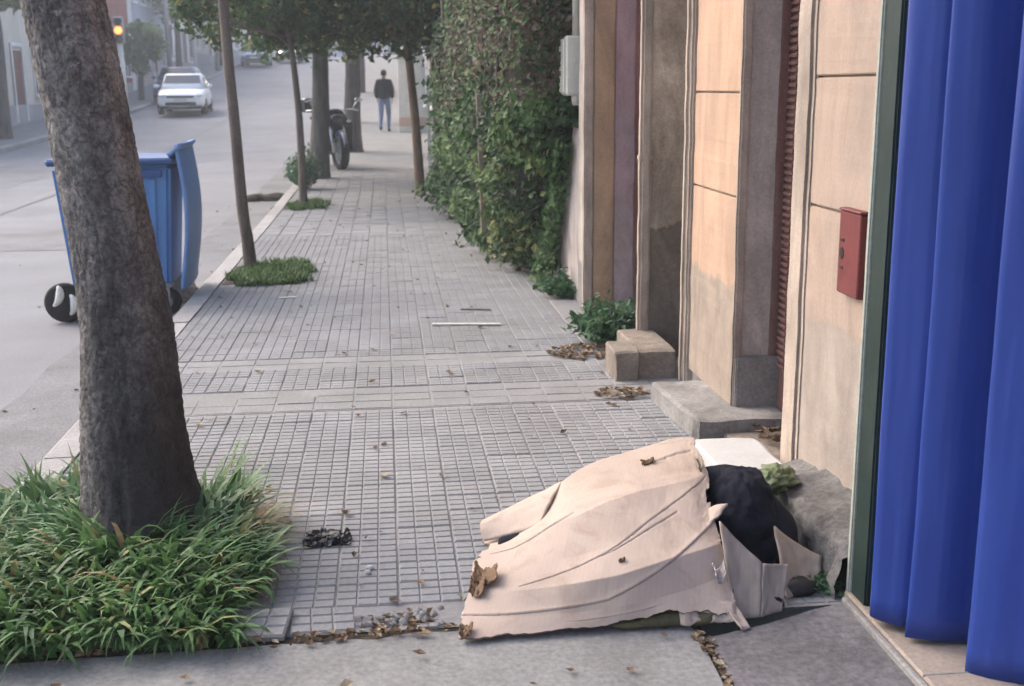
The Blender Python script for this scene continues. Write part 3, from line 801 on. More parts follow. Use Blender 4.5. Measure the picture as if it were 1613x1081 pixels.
def along(t):
    d = t*_ln[-1]
    for i in range(1, len(_rp)):
        if d <= _ln[i] or i == len(_rp)-1:
            k = (d-_ln[i-1])/max(1e-9, _ln[i]-_ln[i-1]); return _rp[i-1].lerp(_rp[i], min(1, k))
def curtain(u, v):
    p = along(u)
    z0 = 0.062-0.016*(p.y < 2.865)-0.012*(p.y < 2.70)+0.005*math.sin(u*40)
    z = z0+(2.70-z0)*v
    q = Vector((1.50+u*0.1, 3.05-u*1.4, 0))
    k = 0.10*v
    w = 0.009*fb((u*9, z*0.9, 2))+0.005*fb((u*20, z*0.8, 4))+0.0012*fb((u*60, z*2.5, 4))
    return (p.x*(1-k)+q.x*k+w, p.y*(1-k)+q.y*k+w*.4, z)
cu = grid_mesh('curtain', curtain, 420, 40, M['curtain'])
md = cu.modifiers.new('thickness', 'SOLIDIFY'); md.thickness = 0.003
tag(cu, 'bright blue curtain hanging in heavy folds in the doorway', 'curtain')

# ================================================================== LEAVES AND PLANTS
def add_leaf(mb, p, size, rng, tone, up=0.3, aspect=0.55, n=None):
    """one folded leaf of four triangles' worth of faces"""
    d = Vector((rng.gauss(0, 1), rng.gauss(0, 1), rng.gauss(0, 1)+up)) if n is None else Vector(n)+Vector((rng.gauss(0, .45), rng.gauss(0, .45), rng.gauss(0, .45)))
    if d.length < 1e-4: d = Vector((0, 0, 1))
    d.normalize()
    a = d.orthogonal().normalized()
    t = rng.uniform(0, 2*PI)
    b = d.cross(a)
    l = (a*math.cos(t)+b*math.sin(t)); w = d.cross(l)
    s = size; p = Vector(p)
    mb.add([p-l*s*.5, p+w*s*aspect*.5+d*s*.06, p+l*s*.5-d*s*.08, p-w*s*aspect*.5+d*s*.06], [(0, 1, 2, 3)], tone)

def crown_mesh(clumps, size, rng, density=1.0, aspect=0.55, yellow=0.05, up=0.4):
    mb = MB()
    for (c, r_, n) in clumps:
        c = Vector(c)
        base = rng.uniform(0.15, 0.6)
        for _ in range(int(n*density)):
            d = Vector((rng.gauss(0, 1), rng.gauss(0, 1), rng.gauss(0, .8))).normalized()*(rng.random()**0.45)*r_
            tone = min(0.9, max(0, base+rng.gauss(0, .16)))
            if rng.random() < yellow: tone = rng.uniform(.93, 1.0)
            add_leaf(mb, c+d, size*rng.uniform(.7, 1.35), rng, tone, up, aspect)
    return mb

def limb(mb, a, b, r0, r1, rng, n=5, bend=0.12, seg=8):
    a = Vector(a); b = Vector(b); L = (b-a).length
    pts = []
    for i in range(n+1):
        t = i/n
        pts.append(a.lerp(b, t)+Vector((rng.gauss(0, 1), rng.gauss(0, 1), rng.gauss(0, .4)))*bend*L*0.25*math.sin(PI*t))
    mb.tube(pts, [r0+(r1-r0)*i/n for i in range(n+1)], seg)

def street_tree(name, label, base, path, rad, bark, crown_c, crown_r, nclump, per, leaf, leafmat_, seed, group=None, flare=1.3, yellow=0.06, zmin=None, cat='tree', nolow=None):
    """trunk along path (offsets from base), limbs into a clumped crown"""
    rng = random.Random(seed)
    t = empty(name, base, 0, label, cat, group)
    pts = [Vector(p) for p in path]
    # finer trunk with uneven girth
    N = 26; fine = [catmull(pts, i/N) for i in range(N+1)]
    rr = [rad*(1-0.35*i/N)*(1+0.10*fb((i*.5, seed, 0)))*(1+(flare-1)*math.exp(-i*0.9)) for i in range(N+1)]
    mb = MB(); mb.tube(fine, rr, 14); tr = mb.build('trunk', bark, t, True)
    top = fine[-1]
    br = MB(); clumps = []
    cc = Vector(crown_c); cr = Vector(crown_r)
    for k in range(nclump):
        for _try in range(30):
            d = Vector((rng.gauss(0, 1), rng.gauss(0, 1), rng.gauss(0, 1))).normalized()*rng.uniform(.35, 1)
            c = cc+Vector((d.x*cr.x, d.y*cr.y, d.z*cr.z))
            if zmin is None or c.z > zmin: break
        clumps.append((c, rng.uniform(.28, .5)*min(cr), per))
        if k % 2 == 0: limb(br, top-Vector((0, 0, rng.uniform(0, .3))), c, rr[-1]*.6, .012, rng, 6, .5, 6)
    br.build('limb', bark, t, True)
    crown_mesh(clumps, leaf, rng, yellow=yellow).build('crown', leafmat_, t)
    return t

# ---- the big leaning tree
def big_trunk():
    path = [(-0.902, 4.05, -0.12), (-0.909, 4.06, 0.02), (-0.929, 4.08, 0.33), (-0.931, 4.10, 0.565), (-0.934, 4.12, 0.793), (-0.960, 4.14, 1.02), (-1.004, 4.16, 1.351), (-1.044, 4.18, 1.674), (-1.076, 4.2, 1.885), (-1.154, 4.22, 2.393), (-1.24, 4.26, 2.95)]
    path = [Vector(p) for p in path]
    NR, NS = 330, 140
    vv = []; ff = []
    for j in range(NR+1):
        t = j/NR
        c = catmull(path, t); z = c.z
        r0 = 0.178-0.030*max(0, min(1, (z-0.3)/.7))-0.016*max(0, min(1, (z-1.0)/.9))+0.06*math.exp(-max(0, z+.02)/0.085)
        for i in range(NS):
            a = 2*PI*i/NS
            d = Vector((math.cos(a), math.sin(a), 0))
            flare = 0.05*math.exp(-max(0, z)/0.22)*max(0, math.sin(a*4+0.8))
            big = 0.014*mnoise.noise(Vector((d.x*1.6, d.y*1.6, z*1.2)))
            q = Vector((d.x*3.2+z*.2, d.y*3.2, z*3.6))
            cr = mnoise.noise(q*2.4+Vector((5, 0, 0)))
            ridge = -0.005*max(0, 1-abs(cr)*7)-0.005*max(0, 1-abs(mnoise.noise(q*4.6+Vector((0, 7, 0))))*6)
            plate = 0.003*mnoise.noise(q*5)+0.003*mnoise.noise(q*11)+0.0025*mnoise.noise(q*23)
            flute = -0.022*math.exp(-((a-4.55)/.10)**2)*max(0, min(1, (0.5-z)/.4))
            kn = 0.02*math.exp(-(((a-4.2)/.16)**2+((z-0.80)/.05)**2))
            r_ = r0+flare+big+ridge+plate+flute+kn
            vv.append(c+d*r_)
    for j in range(NR):
        for i in range(NS):
            ff.append((j*NS+i, j*NS+(i+1) % NS, (j+1)*NS+(i+1) % NS, (j+1)*NS+i))
    mb = MB(); mb.add(vv, ff)
    return mb
bt_ = empty('tree', (-0.91, 4.06, 0), 0, 'thick dark leaning street tree growing from a grassy pit in the foreground', 'tree')
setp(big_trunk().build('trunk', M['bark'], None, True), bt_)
rg = random.Random(3)
lm_ = MB(); cl = []
for k in range(16):
    a = 2*PI*k/16*2.4; rr_ = rg.uniform(.7, 2.2)
    c = Vector((-1.55+math.cos(a)*rr_, 4.4+math.sin(a)*rr_, rg.uniform(4.0, 5.6)))
    cl.append((c, rg.uniform(.5, .8), 150))
    if k % 2 == 0: limb(lm_, (-1.24, 4.26, 2.9), c, .075, .015, rg, 6, .4)
setp(lm_.build('limb', M['bark_grey'], None, True), bt_)
setp(crown_mesh(cl, .11, rg).build('crown', M['tree_leaf'], None), bt_)

# ---- long grass round its foot
def blade(mb, p, az, L, w, lean, curl, tone, segs=5):
    p = Vector(p); d = Vector((math.cos(az), math.sin(az), 0)); s = Vector((-d.y, d.x, 0))
    vv = []; pos = p.copy(); ang = lean
    for i in range(segs+1):
        t = i/segs
        ww = w*(1-t**1.8)*(0.75+0.5*math.sin(PI*min(1, t*1.2)))+.0006
        nrm = s
        vv += [pos-nrm*ww/2, pos+nrm*ww/2]
        step = L/segs
        pos = pos+(d*math.sin(ang)+Vector((0, 0, 1))*math.cos(ang))*step
        ang += curl/segs
        if pos.z < 0.006: pos.z = 0.006+0.002*i
    mb.add(vv, [(2*i, 2*i+1, 2*i+3, 2*i+2) for i in range(segs)], tone)
rg = random.Random(11)
gm = MB()
cnt = 0
while cnt < 4500:
    x = rg.uniform(-1.46, -0.44); y = rg.uniform(3.11, 4.50)
    xr = -0.60 if y > 3.95 else -0.47
    if x > xr+.04*math.sin(y*11) or y < 3.118+0.022*math.sin(x*13): continue
    if y > 4.35-0.25*max(0, x+0.9): continue
    dx, dy = x+0.91, y-4.06
    if dx*dx+dy*dy < 0.038: continue
    az = math.atan2(y-3.85, x+0.93)+rg.gauss(0, .9)
    edge_ = 1.0
    L = rg.uniform(.10, .35)*(0.8+0.35*fb((x*3, y*3, 3)))
    tone = min(.9, max(0, .42+rg.gauss(0, .2)+.2*fb((x*4, y*4, 8))))
    if rg.random() < .05 or (x > -0.56 and y > 3.8 and rg.random() < .7): tone = rg.uniform(.9, 1)
    blade(gm, (x, y, 0), az, L, rg.uniform(.012, .031), rg.uniform(.05, .65), rg.uniform(.9, 2.7), tone)
    cnt += 1
for k in range(150):   # straw coloured fringe lying out over the tiles
    blade(gm, (rg.uniform(-.66, -.5), rg.uniform(3.78, 4.12), 0), rg.gauss(-.1, .4), rg.uniform(.14, .30), rg.uniform(.005, .008), rg.uniform(.5, 1.1), rg.uniform(.4, 1.2), rg.uniform(.9, 1))
for k in range(34):    # stray blades by the trunk on the road side and far side
    blade(gm, (rg.uniform(-.76, -.66), rg.uniform(4.2, 4.9), 0), rg.uniform(-1, 1.2), rg.uniform(.1, .24), .007, rg.uniform(.3, .9), rg.uniform(.5, 1.4), rg.uniform(.3, .95))
go = gm.build('grass', M['grass']); tag(go, 'long arching green grass round the foot of the leaning tree', 'grass', kind='stuff')

# ---- short grass pads of the saplings
def lawn(x0, x1, y0, y1, n, seed, label, hgt=.07, z=0.0):
    rg = random.Random(seed); mb = MB()
    k = 0
    while k < n:
        x = rg.uniform(x0, x1); y = rg.uniform(y0, y1)
        u = (x-(x0+x1)/2)/((x1-x0)/2); v = (y-(y0+y1)/2)/((y1-y0)/2)
        if abs(u)**2.4+abs(v)**2.4 > .85+.75*fb((x*3.5, y*3.5, 0)) or fb((x*6, y*6, 3)) < -.45: continue
        blade(mb, (x, y, z), rg.uniform(0, 2*PI), hgt*rg.uniform(.6, 1.6), rg.uniform(.008, .014), rg.uniform(.1, .7), rg.uniform(.4, 1.8), min(1, max(0, .4+rg.gauss(0, .25))), 3)
        k += 1
    o = mb.build('grass', M['lawn']); return tag(o, label, 'grass', kind='stuff')
lawn(-1.38, -0.62, 9.45, 10.75, 3800, 5, 'short green grass pad round the nearer sapling', .065)
lawn(-1.36, -0.78, 15.4, 16.7, 2200, 6, 'short green grass pad round the farther sapling', .07, rise(16))
s_ = MB(); s_.box(-1.385, -0.70, 9.60, 10.6, -.018, .003); so = s_.build('soil_bed', M['soil']); tag(so, 'soil square of the nearer sapling', 'soil', kind='structure')
s_ = MB(); s_.box(-1.385, -0.86, 15.6, 16.5, -.018, .010); so = s_.build('soil_bed', M['soil']); tag(so, 'soil square of the farther sapling', 'soil', kind='structure')

# ---- saplings and street trees along the kerb
street_tree('tree', 'thin bare stemmed sapling beside the blue bin', (-1.236, 10.4, 0), [(0, 0, -.05), (-.012, 0, .25), (-.041, 0, .542), (-.064, 0, 1.265), (-.09, 0, 1.913), (-.106, 0, 2.5), (-.12, .0, 3.0)], .058, M['bark_thin'],
            (-.15, .1, 4.2), (.9, .9, .8), 12, 130, .10, M['tree_leaf'], 21, 'young street trees', 1.25, zmin=3.4)
street_tree('tree', 'young sapling in the second grass pad before the motorcycle', (-1.146, 16.1, rise(16)), [(0, 0, -.05), (.005, 0, .65), (.0, 0, 1.2), (-.02, 0, 1.6), (-.05, 0, 2.0), (-.10, 0, 2.4)], .055, M['bark_thin'],
            (-.15, .3, 2.85), (1.35, 1.3, .85), 46, 150, .11, M['tree_leaf'], 22, 'young street trees', 1.3, yellow=.05, zmin=2.1)
street_tree('tree', 'stout dark grey tree in front of the motorcycle', (-1.16, 20.6, rise(20.6)), [(0, 0, -.05), (.03, 0, .6), (.07, 0, 1.2), (.10, 0, 2.0), (.12, 0, 2.6)], .185, M['bark_grey'],
            (.2, .3, 3.5), (2.3, 2.4, 1.25), 75, 170, .14, M['tree_leaf'], 23, 'grown street trees', 1.2, zmin=2.35)
street_tree('tree', 'pale grey tree behind the stout tree by the motorcycle', (-0.72, 27.0, rise(27)), [(0, 0, -.05), (.0, 0, .8), (.05, 0, 1.8), (.05, 0, 3.0)], .22, M['bark_grey'],
            (-.1, .3, 4.2), (2.4, 2.4, 1.4), 30, 140, .17, M['tree_leaf'], 24, 'grown street trees', 1.2, zmin=2.9)
street_tree('tree', 'brown leaning trunk on the house side of the pavement before the hedge end', (0.51, 17.2, rise(17.2)), [(0, 0, -.05), (-.02, 0, .5), (-.045, 0, 1.03), (-.112, 0, 1.94), (-.16, 0, 2.5)], .078, M['bark_brown'],
            (.05, .2, 3.0), (1.6, 1.9, .95), 70, 170, .12, M['tree_leaf'], 25, 'grown street trees', 1.15, zmin=2.2)
street_tree('tree', 'kerbside tree far up the pavement', (-1.0, 38.0, rise(38)), [(0, 0, -.05), (.05, 0, 1.0), (.05, 0, 2.0), (.1, 0, 3.2)], .2, M['bark_grey'],
            (-.2, .2, 4.6), (2.6, 2.6, 1.5), 26, 120, .2, M['tree_leaf'], 26, 'grown street trees', 1.2, zmin=3.3)
street_tree('tree', 'farthest kerbside tree near the crest', (-1.0, 54.0, rise(54)), [(0, 0, -.05), (.05, 0, 1.0), (.05, 0, 2.0), (.1, 0, 3.2)], .2, M['bark_grey'],
            (-.2, .2, 4.8), (2.8, 2.8, 1.7), 24, 110, .24, M['far_leaf'], 27, 'grown street trees', 1.2, zmin=3.5)
# trees across the road
for k, (x, y, h_, r_, lab) in enumerate([(-10.1, 50.5, 1.5, 1.2, 'small pale green tree across the road behind the white car'), (-10.4, 62, 3.2, 2.3, 'leafy tree across the road beyond the lamp post'),
                                         (-10.3, 78, 3.4, 2.6, 'tree across the road near the crest'), (-10.3, 33.0, 3.6, 1.7, 'tree across the road hidden behind the leaning trunk')]):
    street_tree('tree', lab, (x, y, rise(y)), [(0, 0, -.05), (.03, 0, h_*.4), (.05, .05, h_*.8), (.0, 0, h_)], .09+.03*h_, M['bark_grey'],
                (0, 0, h_+r_*.6), (r_, r_, r_*.8), 22, 110, .2, M['far_leaf'], 40+k, 'trees across the road', 1.2, yellow=.02, zmin=h_*.55)

# ---- hedge
def hedge_front(y, z):
    t = (y-8.7)/10.3
    base = 0.98-0.22*min(1, max(0, (y-9.2)/5))
    ye = 9.55-.75*min(z, 1.25)-.18*max(0, min(1, z-1.25))
    if y < ye+.5: base += max(0, ye+.5-y)**1.5*1.1
    base += max(0, y-14.0)*0.11
    bulge = -0.10*math.sin(PI*min(1, max(0, z/2.2)))
    under = 0.10*math.exp(-z/.12)
    return base+bulge+under+0.20*fb((y*1.1, z*1.3, 0))+0.09*fb((y*3, z*3, 5))+max(0, z-2.0)*0.06
hg = empty('hedge', (1.2, 13.5, 0), 0, 'tall dense green hedge overgrowing the garden wall on the right', 'hedge')
def hbody(u, v):
    z = -0.02+v*3.7; y0 = 9.55-.75*min(max(z, 0), 1.25); y = y0+u*(19.15-y0)
    k = 1-max(0, v-.85)/.15*.5
    return (hedge_front(y, z)+0.16+.5*max(0, v-.8), y, z+rise(y))
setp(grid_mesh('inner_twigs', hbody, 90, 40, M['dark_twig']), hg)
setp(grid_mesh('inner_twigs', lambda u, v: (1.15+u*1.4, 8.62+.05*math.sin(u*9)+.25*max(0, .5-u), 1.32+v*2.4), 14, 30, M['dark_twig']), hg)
rg = random.Random(31); hm = MB(); dm_ = MB()
for k in range(52000):
    y = 8.66+10.6*rg.random()**1.35; z = 3.75*rg.random()**.9
    if z < .05 or y < 9.45-.75*min(z, 1.25)-.18*max(0, min(1, z-1.25))+.08*fb((z*4, 1, 1)): continue
    sprig = max(0, fb((y*4.5, z*4.5, 21))-.28)*.55
    x = hedge_front(y, z)+rg.uniform(-.07, .15)-sprig*rg.random()
    cl_ = fb((y*2.2, z*2.6, 9))
    dens = fb((y*1.7+4, z*2.1, 3))
    if dens < -.12 and rg.random() < min(.93, .35-dens*1.6): continue
    dryz = (y < 13.5 and z > 1.40+0.35*fb((y*1.5, z, 1)) and z < 3.2)
    tone = min(.86, max(0, .36+.62*cl_+rg.gauss(0, .13)))
    if y < 10.3 and z < 1.15 and rg.random() < .35 and fb((y*2, z*2, 1)) > -.05: tone = rg.uniform(.78, .97)
    if dryz and rg.random() < .8:
        add_leaf(dm_, (x+rg.uniform(0, .14), y, z+rise(y)), rg.uniform(.035, .07), rg, rg.uniform(0, 1), .1, .5, (-.8, -.5, .2))
    else:
        add_leaf(hm, (x, y, z+rise(y)), rg.choice((.032, .045, .06, .075, .1))*rg.uniform(.85, 1.2)*(1+.02*(y-9)), rg, tone, .3, .6, (-.75, -.55, .45))
for k in range(6000):      # the near end that hangs over the low wall
    u = rg.random(); z = rg.uniform(1.3, 3.7)
    x = 1.0+u*.9
    y = 8.50+rg.uniform(-.09, .08)-.12*fb((x*3, z*3, 2))
    dryz = z > 1.5 and z < 3.2
    tone = min(.86, max(0, .28+.4*fb((x*3, z*2.6, 9))+rg.gauss(0, .13)))
    add_leaf(dm_ if dryz and rg.random() < .6 else hm, (x, y, z), rg.uniform(.04, .075), rg, tone, .3, .6, (-.3, -1, .4))
for k in range(1400):      # a trail of creeper hanging over the white wall's face
    z = rg.uniform(.02, 1.2); y = 9.35+rg.uniform(-.2, .4)-.55*z-.55*max(0, (.30-z))*2
    x = 1.36+rg.uniform(-.1, .03)-.12*math.exp(-z*4)
    add_leaf(hm, (x, y, z), rg.uniform(.04, .08), rg, rg.uniform(.1, .7), .3, .6, (-1, -.4, .4))
o = setp(hm.build('foliage', M['hedge'], None), hg)
o = setp(dm_.build('dry_foliage', M['dry_leaf'], None), hg)
st = MB()
for k in range(16):
    y = 9.2+k*.62+rg.uniform(-.2, .2); x = hedge_front(y, .5)+.12
    limb(st, (x+.1, y, 0+rise(y)), (x+rg.uniform(-.02, .1), y+rg.uniform(-.3, .3), 2.6+rise(y)), .03, .012, rg, 7, .2, 6)
setp(st.build('stem', M['bark_thin'], None, True), hg)
pk = MB(); pk.cbox(-.022, .022, -.022, .022, 0, 1.18, .004); po = pk.build('stake', M['old_wood']); po.location = (0.965, 9.95, .0)
po.location.x = hedge_front(9.95, .9)+.02; po.location.z = .35; po.rotation_euler = (R(1), R(-1.5), 0)
tag(po, 'pale wooden stake standing in the hedge', 'stake')
pp = MB(); pp.cbox(-.06, .06, -.06, .06, 0, 2.1, .01); pp.cbox(-.075, .075, -.075, .075, 2.102, 2.16, .01); o = pp.build('fence_post', M['old_wood']); o.location = (.79, 17.4, rise(17.4)); 
tag(o, 'grey wooden post at the end of the hedge beside the brown trunk', 'post')

# ---- weeds
def weed(name, label, c, r_, h_, n, seed, size=.06):
    rg = random.Random(seed); t = empty(name, c, 0, label, 'plant')
    lf = MB(); st = MB()
    for k in range(n):
        a = rg.uniform(0, 2*PI); q = r_*math.sqrt(rg.random()); hh = h_*rg.uniform(.35, 1)*(1-.5*q/r_)
        tip = Vector((math.cos(a)*q, math.sin(a)*q, hh))
        st.tube([Vector((math.cos(a)*q*.2, math.sin(a)*q*.2, 0)), tip*.6+Vector((0, 0, .02)), tip], [.003, .0025, .0015], 4, False)
        for i in range(9):
            tt = .35+.65*i/8
            p = tip*tt+Vector((rg.gauss(0, .02), rg.gauss(0, .02), rg.gauss(0, .01)))
            add_leaf(lf, p, size*rg.uniform(.6, 1.3), rg, min(1, max(0, rg.gauss(.45, .25))), .8, .5)
    st.build('stem', M['weed'], t); lf.build('foliage', M['weed'], t); return t
weed('weed', 'bushy green weed at the foot of the mauve pier', (1.36, 6.98, 0), .25, .36, 130, 1, .06)
weed('weed', 'dark weed tuft at the foot of the low white wall', (1.33, 8.62, 0), .20, .28, 50, 2, .06)
weed('weed', 'tiny weed at the green post behind the cardboard', (1.36, 3.28, 0.0), .06, .05, 16, 4, .028)
weed('shrub', 'scrubby grey green bush at the kerb before the stout tree', (-1.28, 18.6, rise(18.6)), .34, .85, 110, 5, .09)

# ================================================================== THE SLEEPING PLACE ON THE PAVEMENT
CARD = [
 [(0.307,3.600,0.055),(0.391,3.640,0.085),(0.501,3.720,0.150),(0.581,3.772,0.220),(0.694,3.839,0.260),(0.826,3.861,0.290),(0.935,3.881,0.310),(1.012,3.908,0.320),(1.087,3.905,0.320)],
 [(0.280,3.560,0.065),(0.390,3.505,0.110),(0.504,3.475,0.180),(0.593,3.445,0.220),(0.691,3.468,0.250),(0.791,3.490,0.270),(0.881,3.511,0.280),(0.972,3.533,0.290),(1.056,3.600,0.290)],
 [(0.245,3.504,0.060),(0.346,3.373,0.100),(0.459,3.305,0.140),(0.565,3.280,0.170),(0.663,3.271,0.200),(0.772,3.311,0.220),(0.858,3.329,0.230),(0.935,3.348,0.240),(1.010,3.394,0.240)],
 [(0.217,3.331,0.040),(0.331,3.228,0.070),(0.443,3.192,0.090),(0.553,3.149,0.120),(0.656,3.136,0.140),(0.767,3.156,0.160),(0.865,3.192,0.170),(0.941,3.217,0.180),(1.010,3.259,0.180)],
 [(0.188,3.197,0.020),(0.321,3.139,0.040),(0.443,3.120,0.050),(0.565,3.109,0.060),(0.678,3.095,0.080),(0.788,3.112,0.090),(0.882,3.137,0.100),(0.958,3.164,0.110),(1.016,3.190,0.110)],
 [(0.167,3.056,0.010),(0.295,3.065,0.010),(0.436,3.067,0.012),(0.571,3.075,0.016),(0.697,3.080,0.030),(0.792,3.078,0.050),(0.877,3.068,0.035),(0.955,3.067,0.035),(1.005,3.084,0.040)],
]
# a back row that drops behind the ridge to the ground
back = [(x-.01, y+.16, z*.42) for x, y, z in CARD[0]]
CARDV = [[Vector(p) for p in r_] for r_ in [back]+CARD]
# folds in the sheet: lines v(u) with the height of the step towards the front, from u0 to u1
CREASE = [([(0.0, .835), (.44, .79), (1.0, .545)], .006, 0.0, 1.0), ([(0.1, .665), (1, .335)], .003, .16, .97),
          ([(0.0, .62), (.5, .53), (1, .40)], .002, .45, .80), ([(.0, .40), (1, .16)], .004, .05, .36),
          ([(0, .26), (1.0, .225)], .004, .72, .95), ([(0, .93), (1, .91)], .002, .30, .62)]
def crease_h(u, v):
    h = 0.0
    for poly, st_, u0, u1 in CREASE:
        if not (u0 <= u <= u1): continue
        for i in range(len(poly)-1):
            if poly[i][0] <= u <= poly[i+1][0]:
                t = (u-poly[i][0])/(poly[i+1][0]-poly[i][0]); t2 = t
                vl = poly[i][1]+(poly[i+1][1]-poly[i][1])*t2+.0016*fb((u*9, st_*99, 0))
                d = vl-v
                if abs(d) < .0032: h -= .0035
                if d >= 0:
                    e = min(1, (u-u0)/.05+(.0 if u0 > 0 else 1), (u1-u)/.05+(.0 if u1 < 1 else 1))
                    h += st_*e*math.exp(-d/.022)
                break
    return h
FOLD = [0, 0, .008, -.012, .010, -.007, 0]      # alternate lengthwise folds, up and down
def card_surface(u, v):
    rows = [catmull(r_, u) for r_ in CARDV]
    k = min(5.9999, v*6); i = int(k); t = k-i
    a_ = rows[i].copy(); b_ = rows[i+1].copy()
    a_.z += FOLD[i]*(.4+.6*math.sin(PI*u)); b_.z += FOLD[i+1]*(.4+.6*math.sin(PI*u))
    return a_.lerp(b_, t)
def card_pt(u, v):
    # ragged ends
    ue = u
    if u > .5:
        e = .020*fb((v*7, 3, 1))+.007*fb((v*31, 1, 7))+.012*round(2*mnoise.noise(Vector((v*17, 4, 2))))
        if .40 < v < .46: e -= .035
        ue = u+e*max(0, (u-.9)/.1)
    elif u < .1:
        e = .03*abs(fb((v*6, 9, 1)))+.012*fb((v*30, 9, 7))+.01*round(1.6*mnoise.noise(Vector((v*15, 4, 9))))
        if .60 < v < .70: e += .03
        ue = u-e*max(0, (.1-u)/.1)*-1
    ue = max(0, min(1.0, ue))
    ve = v
    if v > .9: ve = v+(.030*fb((u*6, 0, 3))+.012*fb((u*34, 0, 3))+.010*round(1.6*mnoise.noise(Vector((u*13, 1, 5))))-.016)*(v-.9)/.1
    p = card_surface(ue, min(1, ve))
    h = 0.0
    h += crease_h(u, v)
    h += .003*fb((u*2.6, v*3.0, 11))+.0012*fb((u*13, v*5, 4))+.0003*fb((u*30, v*24, 6))
    crumple = max(0, (u-.84)/.16)
    h += .003*crumple*fb((u*14, v*20, 8))
    return (p.x, p.y-h*.35, max(0.007, p.z+h))
cs = empty('cardboard_sheet', (0.65, 3.4, 0), 0, 'big crumpled pinkish cardboard sheet covering a low mound on the pavement', 'cardboard')
sh = setp(grid_mesh('sheet', card_pt, 260, 330, M['card']), cs)
sh.data.materials.append(M['card_edge'])
md = sh.modifiers.new('thickness', 'SOLIDIFY'); md.thickness = .007; md.offset = 0; md.material_offset_rim = 1
# a second ply folded back along the upper left, with a dark slot below it
def back_ply(u, v):
    lo = Vector((0.296, 3.690, .052)).lerp(Vector((0.470, 3.560, .150)), u); hi = Vector((0.300, 3.770, .100)).lerp(Vector((0.590, 3.790, .225)), u)
    p = lo.lerp(hi, v)
    return (p.x-.012*math.sin(PI*v)*(1-u)+.006*fb((v*5, 2, 1)), p.y, p.z+.016*math.sin(PI*v)+.003*fb((u*6, v*4, 3)))
fl = setp(grid_mesh('folded_ply', back_ply, 30, 16, M['card']), cs)
md = fl.modifiers.new('thickness', 'SOLIDIFY'); md.thickness = .009
# torn brown patch near the left edge and a peeled white lump on the right
def patchy(name, u0, v0, du, dv, lift, m, seed, curl=.3):
    def f(u, v):
        p = card_surface(u0+du*(u-.5)*(1+.3*fb((v*4, seed, 0))), v0+dv*(v-.5)*(1+.3*fb((u*4, seed, 5))))
        k = 4*(u-.5)**2
        return (p.x, p.y-lift*.5, p.z+lift+curl*.03*k+.010*fb((u*6, v*6, seed)))
    o = setp(grid_mesh(name, f, 16, 16, m), cs)
    q = o.modifiers.new('thickness', 'SOLIDIFY'); q.thickness = .003
    return o
patchy('torn_patch', .055, .60, .075, .10, .014, M['card_brown'], 3, .8)
patchy('torn_patch', .035, .68, .05, .10, .012, M['card_brown'], 7, .6)
patchy('peeled_layer', .90, .845, .075, .07, .020, M['white_wall'], 5, 1.0)
patchy('torn_patch', .945, .30, .03, .05, .012, M['card_grey'], 9, .6)
patchy('torn_patch', .70, .235, .055, .014, .006, M['card_brown'], 13, .3)
patchy('torn_patch', .52, .60, .022, .010, .005, M['card_brown'], 14, .2)
patchy('torn_patch', .02, .955, .05, .07, .008, M['card_brown'], 15, .4)
# turned up corner tab and hanging strip at the right end
def quadpatch(name, c, m, parent, bend=.02, n=10, seed=1, thick=.006):
    c = [Vector(p) for p in c]
    nr = (c[1]-c[0]).cross(c[3]-c[0]).normalized()
    def f(u, v):
        p = c[0].lerp(c[1], u).lerp(c[3].lerp(c[2], u), v)
        return p+nr*(bend*4*u*(1-u)+.006*fb((u*4, v*4, seed)))
    o = grid_mesh(name, f, n, n, m)
    q = o.modifiers.new('thickness', 'SOLIDIFY'); q.thickness = thick; q.offset = 0
    if parent: setp(o, parent)
    return o
quadpatch('corner_tab', [(0.985, 3.33, 0.19), (1.015, 3.34, 0.235), (1.055, 3.36, 0.275), (1.00, 3.42, 0.225)], M['card'], cs, .012, 8, 2)
quadpatch('hanging_strip', [(0.975, 3.085, 0.05), (1.010, 3.095, 0.05), (1.035, 3.035, 0.008), (1.005, 3.025, 0.008)], M['card'], cs, .006, 8, 3)
# crumpled skirt at the lower right
def skirt(u, v):
    x = .83+u*.18; y = 3.085+.012*fb((u*4, 1, 2)); z = .016+v*.05
    return (x, y-.004*math.sin(u*11)+v*.02-.02*(1-v), z+.010*fb((u*5, v*2, 4)))
q = setp(grid_mesh('crumpled_skirt', skirt, 40, 8, M['card']), cs); md = q.modifiers.new('thickness', 'SOLIDIFY'); md.thickness = .004

# dark cloth bundle: a humped form under the sheet, showing at the right end
def bundle_part(u, v):
    ax = [Vector((0.32, 3.60, .03)), Vector((0.55, 3.60, .06)), Vector((0.80, 3.66, .09)), Vector((1.02, 3.70, .12)), Vector((1.16, 3.66, .14)), Vector((1.23, 3.52, .09)), Vector((1.24, 3.40, .05))]
    rr_ = [.05, .09, .12, .145, .155, .12, .05]
    c = catmull(ax, u)
    k = u*6; i = min(5, int(k)); r_ = rr_[i]+(rr_[i+1]-rr_[i])*(k-i)
    if u < .02 or u > .985: r_ *= .2
    a = 2*PI*v
    t = (catmull(ax, min(1, u+.02))-catmull(ax, max(0, u-.02))).normalized()
    s_ = Vector((0, 0, 1)); n_ = t.cross(s_).normalized()
    fold = .012*fb((u*7, math.cos(a)*1.5, math.sin(a)*1.5))+.009*math.sin(u*26+2*math.cos(a))*max(0, u-.45)
    p = c+(n_*math.cos(a)*1.05+s_*math.sin(a)*.98)*(r_+fold)
    p.z = max(.012, p.z); return p
bd = grid_mesh('cloth_bundle', bundle_part, 80, 40, M['navy'])
tag(bd, 'dark navy cloth bundle humped under the right end of the cardboard', 'bundle')
